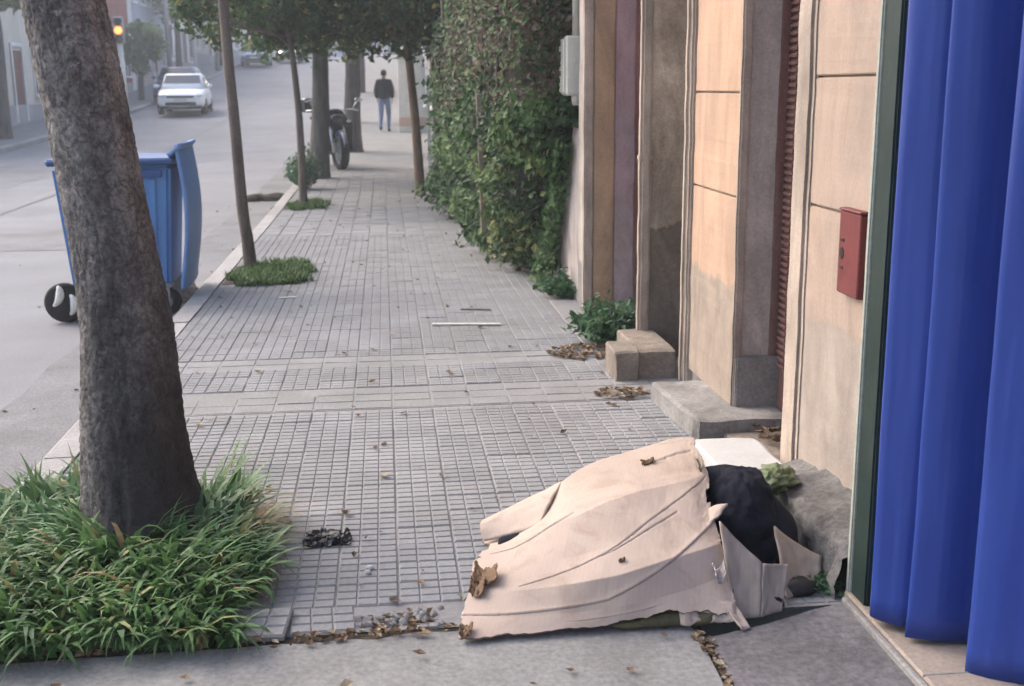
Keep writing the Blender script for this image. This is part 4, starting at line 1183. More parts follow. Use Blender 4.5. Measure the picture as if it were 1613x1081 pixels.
def hood(u, v):
    th_ = PI*v; a = 2*PI*u
    d = Vector((math.sin(th_)*math.cos(a), math.sin(th_)*math.sin(a), math.cos(th_)))
    k = 1+.10*fb(d*1.7)+.04*fb(d*5)-.035*max(0, 1-abs(mnoise.noise(Vector((d.x*2.2+d.z*1.2, d.y*1.5, 3))))*6)-.03*max(0, 1-abs(mnoise.noise(Vector((d.x*1.2, d.y*3+d.z*2, 9))))*6)
    return (1.165+.125*d.x*k, 3.59+.19*d.y*k, max(.012, .165+.148*d.z*k))
setp(grid_mesh('hood', hood, 90, 60, M['navy']), bd)

# olive blanket lumps peeping out below the front edge
ob = MB()
for c, r_ in (((.80, 3.10, .02), (.10, .03, .022)), ((.90, 3.095, .018), (.07, .03, .02)), ((.70, 3.095, .012), (.08, .02, .012))):
    ob.ellipsoid(c, r_, 18, 10, None, .35, 3)
o = ob.build('blanket', M['olive'], None, True); tag(o, 'olive brown blanket showing below the cardboard edge', 'blanket')

# two grey cardboard box panels standing at the head end
b1 = quadpatch('cardboard_piece', [(1.090, 3.105, 0.004), (1.165, 3.135, 0.004), (1.215, 3.225, 0.118), (1.118, 3.190, 0.140)], M['card_grey'], None, -.006, 14, 4, .007)
tag(b1, 'grey brown folded cardboard piece leaning against the dark bundle', 'cardboard')
quadpatch('folded_side', [(1.005, 3.100, 0.004), (1.088, 3.106, 0.004), (1.116, 3.192, 0.142), (0.995, 3.250, 0.262)], M['card_grey'], b1, -.010, 14, 9, .007)
b2 = quadpatch('cardboard_piece', [(1.205, 3.20, 0.008), (1.355, 3.315, 0.012), (1.392, 3.40, 0.06), (1.225, 3.40, 0.175)], M['card_grey'], None, -.012, 14, 6, .006)
tag(b2, 'smaller bent cardboard panel nearest the crumbling plinth', 'cardboard')
dk = MB(); dk.ellipsoid((1.13, 3.19, .02), (.06, .05, .035), 14, 8, None, .4, 3); dk.ellipsoid((1.26, 3.28, .015), (.07, .05, .03), 14, 8, None, .4, 3)  # black lumps stand in for the shade in the gap between the panels
o = dk.build('gap_shade', M['black_plastic'], None, True); tag(o, 'black lumps put in as the dark void between the two standing cardboard panels', 'gap_shade')

# white marble doorstep and green bag behind
ds = lumpy_box('doorstep', 1.27, 1.55, 4.04, 4.60, -.02, .10, M['white_stone'], None, .006, 6)
tag(ds, 'white marble doorstep behind the cardboard', 'doorstep')
def bagf(u, v):
    th_ = PI*v; a = 2*PI*u
    d = Vector((math.sin(th_)*math.cos(a), math.sin(th_)*math.sin(a), math.cos(th_)))
    k = 1+.38*fb(d*2.6)+.2*fb(d*6)
    return (1.39+.075*d.x*k+.04*d.y, 3.87+.10*d.y*k, max(.10, .165+.038*d.z*k))
bg_ = grid_mesh('plastic_bag', bagf, 40, 26, M['bag_green']); tag(bg_, 'crumpled green plastic bag on the plinth beside the doorstep', 'bag')

# ================================================================== BIN
bn = empty('wheeled_bin', (-2.03, 9.32, -.13), R(1.5), 'blue wheeled rubbish container standing in the road behind the leaning tree', 'bin')
def taper(mb, x0, x1, y0, y1, z0, z1, tx, ty, M_=None):
    vv = [(x0+tx, y0+ty, z0), (x1-tx, y0+ty, z0), (x1-tx, y1-ty, z0), (x0+tx, y1-ty, z0), (x0, y0, z1), (x1, y0, z1), (x1, y1, z1), (x0, y1, z1)]
    bm = bmesh.new(); bv = [bm.verts.new(p) for p in vv]
    for f in [(0, 3, 2, 1), (4, 5, 6, 7), (0, 1, 5, 4), (1, 2, 6, 5), (2, 3, 7, 6), (3, 0, 4, 7)]: bm.faces.new([bv[i] for i in f])
    bmesh.ops.bevel(bm, geom=bm.edges[:], offset=.03, segments=3, affect='EDGES')
    bm.verts.index_update()
    mb.add([v.co.copy() for v in bm.verts], [[v.index for v in f.verts] for f in bm.faces]); bm.free(); return mb
b_ = MB(); taper(b_, -.47, .40, -.36, .36, .20, 1.16, .07, .06); b_.build('body', M['bin'], bn)
b_ = MB(); b_.cbox(-.50, .43, -.40, .40, 1.163, 1.215, .015); b_.build('rim', M['bin_rim'], bn)
b_ = MB(); b_.cbox(.10, .34, -.395, -.365, 1.07, 1.13, .008); b_.build('grip', M['bin_rim'], bn)
b_ = MB(); b_.cbox(-.34, -.10, -.395, -.365, 1.07, 1.13, .008); b_.build('grip', M['bin_rim'], bn)
for xx in (-.30, -.02, .26):
    b_ = MB(); b_.add([(xx-.02, -.35, 1.05), (xx+.02, -.35, 1.05), (xx+.02, -.375, 1.05), (xx-.02, -.375, 1.05), (xx*.85-.02, -.295, .24), (xx*.85+.02, -.295, .24), (xx*.85+.02, -.32, .24), (xx*.85-.02, -.32, .24)],
                   [(0, 1, 2, 3), (4, 7, 6, 5), (2, 1, 5, 6), (0, 3, 7, 4), (3, 2, 6, 7)]); b_.build('rib', M['bin'], bn)
# lid thrown open and hanging down the kerb side
def lid(u, v):
    s_ = v*1.30
    y = -.40+.80*u
    if s_ < .22:
        a = s_/.22*PI*.62
        x = .395+.085*math.sin(a)*1.1; z = 1.235+.085*(math.sin(a*.9)*.9)
    else:
        t = (s_-.22)/1.08
        x = .455+.055*math.sin(PI*min(1, t*1.05))-.02*t; z = 1.31-1.10*t
    x += .022*math.cos((u-.5)*PI)
    return (x, y+(.03*(v-.5) if abs(u-.5) > .4 else 0), z)
l_ = grid_mesh('lid', lid, 20, 40, M['bin_lid'], bn); md = l_.modifiers.new('thickness', 'SOLIDIFY'); md.thickness = .03; md.offset = 0
b_ = MB(); b_.tube([(.42, -.38, 1.235), (.42, .38, 1.235)], .028, 12); b_.build('hinge', M['bin_rim'], bn, True)
def caster(x, y, fender):
    w = empty('wheel', (x, y, .0)); w.parent = bn
    Mw = Matrix.Translation((0, 0, .105)) @ Matrix.Rotation(R(90), 4, 'X') @ Matrix.Rotation(R(0), 4, 'Y')
    k = MB(); k.lathe([(.045, -.03), (.09, -.034), (.105, -.02), (.105, .02), (.09, .034), (.045, .03)], 24, Mw); k.build('tyre', M['rubber'], w, True)
    k = MB(); k.lathe([(0, -.032), (.045, -.032), (.047, 0), (.045, .032), (0, .032)], 18, Mw); k.build('hub', M['white_paint'] if fender else M['grey_metal'], w, True)
    k = MB(); k.cbox(-.03, .03, -.055, -.045, .09, .24, .004); k.cbox(-.03, .03, .045, .055, .09, .24, .004); k.cbox(-.05, .05, -.055, .055, .22, .245, .004); k.build('fork', M['grey_metal'], w)
    if fender:
        for a0 in (R(75), R(10)):
            k = MB(); pts = []
            for i in range(9):
                a = a0+R(58)*i/8
                pts.append((-math.cos(a)*.115*-1, -.045, .105+math.sin(a)*.115))
            k.tube(pts, [.012+.012*math.sin(PI*i/8) for i in range(9)], 8); k.build('mudguard', M['white_paint'], w, True)
    return w
# big dark end wheel with two pale mudguard arcs at the road side corner
w = caster(-.40, -.42, False)
w2 = empty('end_wheel', (-.42, -.50, .0)); w2.parent = bn
k = MB(); Mw = Matrix.Translation((0, 0, .155)) @ Matrix.Rotation(R(35), 4, 'Y') @ Matrix.Rotation(R(90), 4, 'X')
k.lathe([(.0, -.03), (.08, -.032), (.13, -.03), (.15, -.012), (.15, .012), (.13, .03), (0, .03)], 26, Mw); k.build('tyre', M['rubber'], w2, True)
for xo, zo, ro in ((-.035, .215, R(-25)), (.065, .145, R(-5))):
    k = MB(); pts = []
    for i in range(9):
        t = i/8-.5
        pts.append((xo+.045*math.cos(t*2.6)-.03+(-math.sin(ro))*t*.1, -.052, zo+.085*math.sin(t*2.2)))
    k.tube(pts, [.008+.024*math.sin(PI*i/8) for i in range(9)], 8); k.build('mudguard', M['white_paint'], w2, True)
caster(.30, -.30, False); caster(.30, .28, False); caster(-.38, .28, False)
rk = MB(); rk.ellipsoid((0, 0, .05), (.10, .08, .085), 14, 9, None, .3, 2); o = rk.build('stone', M['kerb'], None); o.location = (-1.68, 9.62, -.10)
tag(o, 'grey stone chocking the bin at the kerb', 'stone')

# ================================================================== MOTORCYCLE
mc = empty('motorcycle', (-0.84, 22.3, rise(22.3)), R(22), 'dark motorcycle parked on the pavement edge half hidden by the stout tree', 'motorcycle')
# local: front wheel at origin, bike runs back along +y
mc.scale = (1.45, 1.0, 1.08)
def mcb(name, fn, m, smooth=True, parent=None):
    k = MB(); fn(k); return k.build(name, m, parent or mc, smooth)
RX = Matrix.Rotation(R(90), 4, 'Y')
for nm, y0 in (('front_wheel', 0.0), ('rear_wheel', 1.28)):
    w = empty(nm, (0, y0, .30)); w.parent = mc
    k = MB(); k.lathe([(.215, -.04), (.265, -.06), (.30, -.035), (.305, .0), (.30, .035), (.265, .06), (.215, .04), (.215, -.04)], 30, RX); k.build('tyre', M['rubber'], w, True)
    k = MB(); k.lathe([(.175, -.026), (.217, -.036), (.217, .036), (.175, .026), (.175, -.026)], 30, RX); k.build('rim', M['chrome'], w, True)
    k = MB()
    for i in range(6):
        a = 2*PI*i/6; k.tube([(0, math.cos(a)*.03, math.sin(a)*.03), (0, math.cos(a)*.21, math.sin(a)*.21)], [.024, .016], 6)
    k.lathe([(0, -.05), (.04, -.05), (.04, .05), (0, .05)], 14, RX); k.build('spokes', M['chrome'], w)
    k = MB(); k.lathe([(.05, .045), (.125, .045), (.125, .051), (.05, .051)], 24, RX); k.build('brake_disc', M['chrome'], w)
for s_ in (-1, 1):
    mcb('fork_leg', lambda k: k.tube([(s_*.085, .0, .30), (s_*.085, .12, .62), (s_*.075, .24, .98)], [.027, .024, .022], 10), M['chrome'])
    mcb('mirror', lambda k: (k.tube([(s_*.26, .30, 1.04), (s_*.32, .28, 1.18)], .007, 6), k.ellipsoid((s_*.35, .28, 1.21), (.06, .015, .04), 12, 8)), M['chrome'])
    mcb('indicator', lambda k: k.ellipsoid((s_*.16, .12, .84), (.035, .03, .025), 10, 8), M['lens'])
def arc(k):
    pts = [(0, -.335*math.cos(a), .30+.335*math.sin(a)) for a in [R(20+i*12) for i in range(10)]]
    k.tube(pts, .06, 8, True, .5, .35)
mcb('mudguard', arc, M['car_blue'])
mcb('handlebar', lambda k: k.tube([(-.36, .36, 1.02), (-.22, .29, 1.05), (0, .25, 1.0), (.22, .29, 1.05), (.36, .36, 1.02)], .014, 8), M['chrome'])
mcb('headlight', lambda k: k.lathe([(0, -.03), (.07, -.02), (.09, .0), (.085, .05), (.04, .12), (0, .13)], 18, Matrix.Translation((0, .10, .88)) @ Matrix.Rotation(R(-90), 4, 'X')), M['glass'])
mcb('fairing', lambda k: (k.ellipsoid((0, .24, .82), (.19, .12, .20), 14, 10), k.ellipsoid((0, .36, .60), (.24, .14, .30), 14, 10), k.ellipsoid((0, .22, .98), (.12, .07, .08), 12, 8)), M['black_plastic'])
mcb('leg_shield', lambda k: (k.cbox(-.27, -.05, .26, .34, .30, .84, .03), k.cbox(.05, .27, .26, .34, .30, .84, .03)), M['black_plastic'], False)
mcb('tank', lambda k: k.ellipsoid((0, .52, .86), (.14, .26, .14), 16, 10), M['car_blue'])
mcb('seat', lambda k: (k.ellipsoid((0, .98, .80), (.13, .40, .075), 16, 10), k.ellipsoid((0, 1.28, .88), (.11, .14, .06), 12, 8)), M['black_plastic'])
mcb('engine', lambda k: (k.cbox(-.16, .16, .38, .80, .28, .56, .04), k.lathe([(.0, -.1), (.1, -.1), (.1, .1), (0, .1)], 14, Matrix.Translation((0, .42, .60)) @ Matrix.Rotation(R(-30), 4, 'X'))), M['grey_metal'], False)
mcb('frame', lambda k: (k.tube([(0, .26, .92), (0, .34, .45), (0, .50, .26), (0, .95, .28), (0, 1.28, .30)], .022, 8), k.tube([(0, .26, .92), (0, .80, .72), (0, 1.40, .76)], .022, 8)), M['black_plastic'])
mcb('exhaust', lambda k: k.tube([(.14, .36, .42), (.17, .55, .24), (.19, .95, .25), (.20, 1.45, .36)], [.022, .024, .045, .05], 10), M['chrome'])
mcb('rear_carrier', lambda k: k.cbox(-.16, .16, 1.30, 1.62, .98, 1.24, .03), M['black_plastic'], False)
mcb('side_stand', lambda k: k.tube([(-.1, .7, .28), (-.28, .74, .0)], .012, 6), M['grey_metal'])

# ================================================================== PERSON
def skin_obj(name, verts, edges, rad, m, parent, root=0, sub=2):
    me = bpy.data.meshes.new(name); me.from_pydata(verts, edges, []); me.update()
    o = link_mesh(name, me, m, parent)
    o.modifiers.new('skin', 'SKIN')
    sv = me.skin_vertices[0].data if me.skin_vertices else None
    if sv is None:
        bm = bmesh.new(); bm.from_mesh(me); bm.verts.layers.skin.verify(); bm.to_mesh(me); bm.free(); sv = me.skin_vertices[0].data
    for i, r_ in enumerate(rad):
        sv[i].radius = r_ if isinstance(r_, tuple) else (r_, r_)
        sv[i].use_root = (i == root)
    s_ = o.modifiers.new('smooth', 'SUBSURF'); s_.levels = sub; s_.render_levels = sub
    return o
pn = empty('person', (0.035, 34.0, rise(34)), R(172), 'person in a dark jacket and pale jeans walking up the pavement', 'person')
# local: faces -y ; feet at z=0
V = [(0, 0, .93), (0, .01, 1.12), (0, .01, 1.33), (0, 0, 1.43), (0, -.02, 1.52),                 # 0 pelvis 1 waist 2 chest 3 neck base 4 neck
     (-.17, .01, 1.40), (-.23, .04, 1.14), (-.22, -.05, .92), (.17, .01, 1.40), (.23, -.02, 1.14), (.22, -.10, .92),      # arms
     (-.09, 0, .88), (-.10, -.13, .50), (-.10, -.02, .09), (-.10, -.14, .045), (.09, 0, .88), (.10, .06, .48), (.10, .26, .12), (.10, .15, .045)]
E_ = [(0, 1), (1, 2), (2, 3), (3, 4), (2, 5), (5, 6), (6, 7), (2, 8), (8, 9), (9, 10), (0, 11), (11, 12), (12, 13), (13, 14), (0, 15), (15, 16), (16, 17), (17, 18)]
rad = [(.16, .12), (.15, .11), (.18, .125), (.085, .075), (.055, .06), .075, .055, .04, .075, .055, .04, .105, .075, .05, (.045, .035), .105, .075, .05, (.045, .035)]
skin_obj('body', V, E_, rad, M['jeans'], pn)
# jacket over the trunk and arms, a little fuller
V = [(0, 0, .90), (0, .01, 1.12), (0, .01, 1.33), (0, 0, 1.44), (-.175, .01, 1.40), (-.24, .04, 1.14), (-.225, -.045, .94), (.175, .01, 1.40), (.24, -.02, 1.14), (.225, -.095, .94)]
skin_obj('jacket', V, [(0, 1), (1, 2), (2, 3), (2, 4), (4, 5), (5, 6), (2, 7), (7, 8), (8, 9)], [(.19, .145), (.19, .15), (.21, .155), (.10, .095), .095, .075, .06, .095, .075, .06], M['jacket'], pn, 1)
k = MB(); k.ellipsoid((0, -.02, 1.625), (.076, .095, .115), 18, 12); k.ellipsoid((0, -.113, 1.61), (.013, .018, .022), 8, 6); k.ellipsoid((-.078, -.01, 1.62), (.012, .022, .03), 8, 6); k.ellipsoid((.078, -.01, 1.62), (.012, .022, .03), 8, 6)
hd = k.build('head', M['skin'], pn, True)
k = MB(); k.ellipsoid((0, .008, 1.655), (.084, .098, .098), 18, 12, None, .06); k.build('hair', M['hair'], pn, True)
k = MB(); k.ellipsoid((-.03, -.108, 1.635), (.012, .006, .007), 8, 6); k.ellipsoid((.03, -.108, 1.635), (.012, .006, .007), 8, 6); k.ellipsoid((0, -.106, 1.565), (.024, .006, .006), 8, 6); k.build('face', M['hair'], hd, True)
for s_, x, y in ((-1, -.22, -.055), (1, .22, -.105)):
    hv = [(x, y, .93), (x, y-.005, .87)]; he = [(0, 1)]; hr = [.028, (.022, .036)]
    for q in range(4):
        b = len(hv); yy = y-.03+q*.019
        hv += [(x, yy, .835), (x-s_*.006, yy-.004, .80), (x-s_*.018, yy-.006, .765+.006*abs(q-1))]; he += [(1, b), (b, b+1), (b+1, b+2)]; hr += [.0095, .009, .008]
    b = len(hv); hv += [(x-s_*.01, y-.045, .88), (x-s_*.014, y-.062, .84)]; he += [(1, b), (b, b+1)]; hr += [.011, .009]
    skin_obj('hand', hv, he, hr, M['skin'], pn, 0, 1)
for x, y, z, a in ((-.10, -.07, 0, 0), (.10, .21, .06, R(-35))):
    k = MB(); k.ellipsoid((x, y-.02, z+.045), (.05, .135, .045), 14, 8); k.build('shoe', M['shoe'], pn, True)

# ================================================================== CARS
def car(name, label, loc, rz, paint, lights_on=False, group='cars on the road', L=3.95, W=1.72, H=1.47):
    c = empty(name, loc, rz, label, 'car', group)
    # local: front faces -y, centre at origin, ground z=0
    def loft(sections, seg=None):
        """sections: (y, [(halfwidth, z)...]) from bottom to top, mirrored"""
        mb = MB(); rings = []
        for y, prof in sections:
            ring = [(-a, y, z) for a, z in prof]+[(a, y, z) for a, z in reversed(prof)]
            rings.append(ring)
        n = len(rings[0]); vv = [p for r_ in rings for p in r_]
        ff = [(i*n+k, (i+1)*n+k, (i+1)*n+(k+1) % n, i*n+(k+1) % n) for i in range(len(rings)-1) for k in range(n)]
        ff += [list(range(n)), [(len(rings)-1)*n+k for k in range(n-1, -1, -1)]]
        return mb.add(vv, ff)
    w = W/2; f = -L/2; r_ = L/2
    def prof(hw, zb, zt): return [(hw*.90, zb), (hw, zb+.12), (hw*1.0, (zb+zt)/2), (hw*.965, zt-.06), (hw*.90, zt)]
    body = loft([(f, prof(w*.80, .32, .64)), (f+.10, prof(w*.90, .24, .74)), (f+.35, prof(w*.97, .22, .83)), (f+.9, prof(w, .22, .93)), (f+1.2, prof(w, .22, .96)), (0.3, prof(w, .22, .97)),
                 (r_-.9, prof(w, .22, .98)), (r_-.3, prof(w*.97, .24, .98)), (r_-.05, prof(w*.9, .30, .92)), (r_, prof(w*.84, .36, .80))])
    bo = body.build('body', paint, c, True)
    sb = bo.modifiers.new('smooth', 'SUBSURF'); sb.levels = 1; sb.render_levels = 1
    def cab(hb, ht, zb, zt): return [(hb, zb), (hb*.985, zb+.05), ((hb+ht)/2, (zb+zt)/2), (ht*1.02, zt-.06), (ht*.93, zt)]
    cabn = loft([(f+.95, cab(w*.86, w*.84, .93, .99)), (f+1.62, cab(w*.93, w*.76, .93, H-.03)), (0.2, cab(w*.94, w*.76, .93, H)), (r_-.75, cab(w*.93, w*.75, .93, H-.05)), (r_-.20, cab(w*.86, w*.74, .93, 1.04))])
    co = cabn.build('cabin', paint, c, True)
    # windscreen: raked pane
    k = MB(); k.add([(-w*.80, f+1.035, .985), (w*.80, f+1.035, .985), (w*.70, f+1.555, H-.095), (-w*.70, f+1.555, H-.095)], [(0, 1, 2, 3)])
    k.v = [(x, y-.035, z+.03) for x, y, z in k.v]; k.build('windscreen', M['glass'], c)
    k = MB(); k.add([(-w*.76, r_-.215, 1.02), (w*.76, r_-.215, 1.02), (w*.66, r_-.70, H-.13), (-w*.66, r_-.70, H-.13)], [(3, 2, 1, 0)]); k.v = [(x, y+.035, z+.02) for x, y, z in k.v]; k.build('rear_window', M['glass'], c)
    for s_ in (-1, 1):
        for y0, y1, sl in ((f+1.45, 0.15, 1), (0.22, r_-.85, 0)):
            k = MB(); d = .30*sl
            k.add([(s_*w*.953, y0, 1.0), (s_*w*.958, y1, 1.0), (s_*w*.80, y1, H-.13), (s_*w*.80, y0+d, H-.13)], [(0, 1, 2, 3) if s_ > 0 else (3, 2, 1, 0)]); k.build('side_window', M['glass'], c)
        k = MB(); k.ellipsoid((s_*(w+.09), f+1.32, 1.02), (.10, .07, .07), 12, 8); k.build('mirror', paint, c, True)
        k = MB(); k.ellipsoid((s_*w*.70, f+.13, .66), (.17, .10, .065), 14, 8, Matrix.Translation((0, -.015, 0))); k.build('headlight', M['lamp_on'] if lights_on else M['lens'], c, True)
        for yy in (f+.72, r_-.70):
            wh = empty('wheel', (s_*(w-.10), yy, .30)); wh.parent = c
            k = MB(); k.lathe([(.19, -.10), (.27, -.10), (.30, -.07), (.30, .07), (.27, .10), (.19, .10)], 24, RX); k.build('tyre', M['rubber'], wh, True)
            k = MB(); k.lathe([(0, s_*.07), (.19, s_*.095), (.19, s_*.06)], 20, RX); k.build('rim', M['grey_metal'], wh, True)
    k = MB(); k.cbox(-w*.55, w*.55, f-.035, f+.1, .60, .67, .012); k.build('grille', M['black_plastic'], c)
    k = MB(); k.cbox(-w*.62, w*.62, f-.015, f+.1, .33, .44, .015); k.build('air_intake', M['black_plastic'], c)
    k = MB(); k.cbox(-.22, .22, f-.045, f-.02, .47, .58, .004); k.build('number_plate', M['white_paint'], c)
    k = MB(); k.cbox(-w*.84, w*.84, f+.06, f+.3, .20, .30, .02); k.build('lower_lip', M['black_plastic'], c)
    return c
def on_road(x, y): return (x, y, rise(y)-.13)
car('car', 'white hatchback driving towards us on the far lane', on_road(-7.35, 44.8), R(4), M['car_white'])
car('car', 'dark blue car parked by the far kerb just left of the white car', on_road(-8.55, 51.0), R(0), M['car_blue'])
car('car', 'blue car far up the road near the crest', on_road(-8.2, 79.0), R(0), M['car_sky'])
car('car', 'grey car with lit headlamps coming over the crest', on_road(-6.4, 83.5), R(2), M['car_grey'], True)

# ================================================================== HOUSES ACROSS THE ROAD AND FARTHER UP
M['pane'] = glassmat('window_pane', (0.05, 0.06, 0.07), .15)
def paint(n, c): return mat(n, c, tuple(x*.85 for x in c), 1.2, .9, tuple(x*.6 for x in c), .8, .45, 40, .12, .3, .004, 40)
P = {'w': paint('white_facade', (.78, .78, .77)), 'p': paint('salmon_facade', (.62, .43, .34)), 'g': paint('grey_facade', (.40, .39, .40)), 'c': paint('cream_facade', (.68, .62, .54)), 'b': paint('pale_blue_facade', (.42, .47, .55)), 'r': paint('brick_red_facade', (.34, .13, .10))}
def far_house(label, side, x, y0, y1, h_, m, group, nwin=2, door=True, two=False, trim=None, dark_door='redwood'):
    t = empty('house', (x, (y0+y1)/2, rise((y0+y1)/2)), 0, label, 'house', group)
    yl = (y1-y0)/2; s_ = side     # side=+1: front faces +x (houses on the left), -1: front faces -x
    trim = trim or P['w']
    def bx(name, a, b, c0, c1, z0, z1, mm, par=t, bev=.012):
        k = MB(); xs = sorted((a*s_, b*s_)); k.cbox(xs[0], xs[1], c0, c1, z0, z1, bev); return k.build(name, mm, par)
    bx('wall', -6, 0, -yl+.01, yl-.01, -1.5, h_, m)
    bx('cornice', -.2, .10, -yl+.02, yl-.02, h_-.35, h_-.15, trim); bx('parapet', -.3, .04, -yl+.02, yl-.02, h_+.002, h_+.30, trim)
    bx('dado', -.02, .04, -yl+.02, yl-.02, -1.4, .6, P['g'])
    n = nwin+(1 if door else 0); sp = 2*yl/n
    for lv in ((0, 2.9) if two else (0,)):
        for i in range(n):
            yc = -yl+sp*(i+.5)
            if door and i == n//2 and lv == 0:
                d = bx('door', -.05, .03, yc-.5, yc+.5, .05, 2.3, M[dark_door]); bx('frame', .032, .07, yc-.6, yc-.5, .05, 2.4, trim, d); bx('frame', .032, .07, yc+.5, yc+.6, .05, 2.4, trim, d); bx('frame', .032, .08, yc-.6, yc+.6, 2.402, 2.52, trim, d)
            else:
                wdw = bx('window', -.05, .02, yc-.55, yc+.55, .95+lv, 2.4+lv, M['pane'])
                bx('frame', .0205, .06, yc-.62, yc-.55, .90+lv, 2.45+lv, trim, wdw); bx('frame', .0205, .06, yc+.55, yc+.62, .90+lv, 2.45+lv, trim, wdw); bx('frame', .021, .05, yc-.03, yc+.03, .95+lv, 2.4+lv, trim, wdw)
                bx('sill', .0, .12, yc-.68, yc+.68, .80+lv, .895+lv, trim, wdw); bx('frame', .0205, .07, yc-.62, yc+.62, 2.452+lv, 2.55+lv, trim, wdw)
    for yy in (-yl+.15, yl-.15): bx('pilaster', .0, .07, yy-.12, yy+.12, -1.3, h_-.36, trim)
    return t
GL, GR = 'houses across the road', 'houses farther up the pavement'
for a in [('salmon house with grey pilasters across the road at the left edge', 1, -11.6, 27, 35.5, 4.6, P['p'], GL, 2, True, False, P['g']),
          ('grey two storey house across the road next to the salmon one', 1, -11.6, 35.6, 42.5, 6.2, P['c'], GL, 2, True, True, P['w']),
          ('white house front with red door across the road behind the signal', 1, -11.6, 42.6, 49.5, 5.0, P['w'], GL, 2, True, False, P['r']),
          ('brick red shop front across the road beyond the white car', 1, -11.6, 49.6, 56.5, 4.8, P['r'], GL, 2, True, False, P['w']),
          ('pale blue house across the road halfway up', 1, -11.6, 56.6, 65.5, 6.4, P['b'], GL, 3, True, True, P['w']),
          ('white two storey house across the road far up', 1, -11.6, 65.6, 75, 6.6, P['w'], GL, 3, True, True, P['g']),
          ('cream house across the road near the crest', 1, -11.6, 75.1, 86, 5.4, P['c'], GL, 3, True, False, P['w']),
          ('last white house across the road at the crest', 1, -11.6, 86.1, 98, 6.8, P['w'], GL, 3, True, True, P['g']),
          ('white house front on the pavement just beyond the hedge', -1, 1.35, 19.6, 26.5, 4.2, P['w'], GR, 2, True, False, P['c']),
          ('cream house front on the pavement level with the walking person', -1, 1.25, 26.6, 34.5, 4.4, P['c'], GR, 2, True, False, P['w']),
          ('white house front on the pavement past the person', -1, 1.25, 34.6, 43, 4.6, P['w'], GR, 2, True, False, P['g']),
          ('pale blue house front farther up the pavement', -1, 1.3, 43.1, 54, 5.4, P['b'], GR, 3, True, True, P['w']),
          ('salmon house front far up the pavement', -1, 1.3, 54.1, 70, 5.4, P['p'], GR, 3, True, True, P['w']),
          ('last grey house front up the pavement', -1, 1.3, 70.1, 95, 6.0, P['g'], GR, 4, True, True, P['w'])]:
    far_house(*a)
# block closing the street beyond the crest
eb = empty('building', (-4, 128, rise(128)), 0, 'pale blocks closing the street beyond the crest', 'building')
for i, (x0, x1, y0, h_, m) in enumerate([(-22, -12, 0, 9, P['w']), (-11.9, -3, 4, 7, P['c']), (-2.9, 4, 2, 10, P['b']), (4.1, 14, 5, 8, P['w'])]):
    k = MB(); k.cbox(x0, x1, y0, y0+8, -2, h_, .05); k.build('block', m, eb)
    for j in range(int((x1-x0)/2.2)):
        for q in range(int(h_/3)):
            k = MB(); xx = x0+1.1+j*2.2; k.cbox(xx-.5, xx+.5, y0-.05, y0+.1, 1+q*3, 2.4+q*3, .02); k.build('window', M['pane'], eb)

# gate pillar and gate near the person
pl_ = empty('gate_pillar', (.62, 33.6, rise(33.6)), 0, 'white gate pillar with a low red band beside the walking person', 'pillar')
k = MB(); k.cbox(-.19, .75, -.2, .2, -.1, 2.05, .015); k.build('shaft', M['white_paint'], pl_)
k = MB(); k.cbox(-.195, .76, -.205, .205, .16, .42, .01); k.build('band', P['p'], pl_)
k = MB(); k.cbox(-.24, .80, -.25, .25, 2.052, 2.14, .02); k.build('cap', M['white_paint'], pl_)
gp = empty('gate', (1.05, 20.4, rise(20.4)), 0, 'white slatted gate between the brown trunk and the hedge', 'gate')
for i in range(7):
    k = MB(); k.cbox(-.30+i*.085, -.24+i*.085, -.02, .02, .1, 1.75, .006); k.build('slat', M['white_paint'], gp)
for z in (.3, 1.0, 1.6):
    k = MB(); k.cbox(-.33, .33, .021, .05, z, z+.08, .006); k.build('rail', M['white_paint'], gp)

# signal post and lamp poles across the road
sp_ = empty('signal_post', (-9.72, 45.5, rise(45.5)), 0, 'white signal post with a lit amber lamp across the road', 'traffic light')
k = MB(); k.tube([(0, 0, 0), (0, 0, 2.4)], [.15, .10], 12); k.build('post', M['white_paint'], sp_, True)
k = MB(); k.cbox(-.18, .18, -.12, .12, 2.41, 3.38, .03); k.build('housing', M['grey_metal'], sp_)
for z, m in ((2.58, 'ink'), (2.89, 'amber_on'), (3.20, 'ink')):
    k = MB(); k.lathe([(0, .02), (.13, .015), (.145, 0)], 16, Matrix.Translation((0, -.125, z)) @ Matrix.Rotation(R(90), 4, 'X')); k.build('lens', M[m], sp_, True)
    k = MB(); k.lathe([(.15, 0), (.15, .05)], 16, Matrix.Translation((0, -.12, z)) @ Matrix.Rotation(R(90), 4, 'X')); k.build('visor', M['ink'], sp_)
for i, (x, y) in enumerate(((-9.8, 56.0), (-9.8, 72.0))):
    lp = empty('lamp_post', (x, y, rise(y)), 0, ['tall grey lamp post across the road behind the pale green tree', 'tall grey lamp post across the road near the crest'][i], 'lamp post', 'lamp posts')
    k = MB(); k.tube([(0, 0, 0), (0, 0, 3.5), (0, 0, 7.5)], [.14, .11, .08], 10); k.build('pole', M['grey_metal'], lp, True)
    k = MB(); k.tube([(0, 0, 7.4), (.7, 0, 7.75), (1.6, 0, 7.8)], .04, 8); k.build('arm', M['grey_metal'], lp, True)
    k = MB(); k.ellipsoid((1.8, 0, 7.78), (.3, .12, .07), 12, 8); k.build('lantern', M['grey_metal'], lp, True)

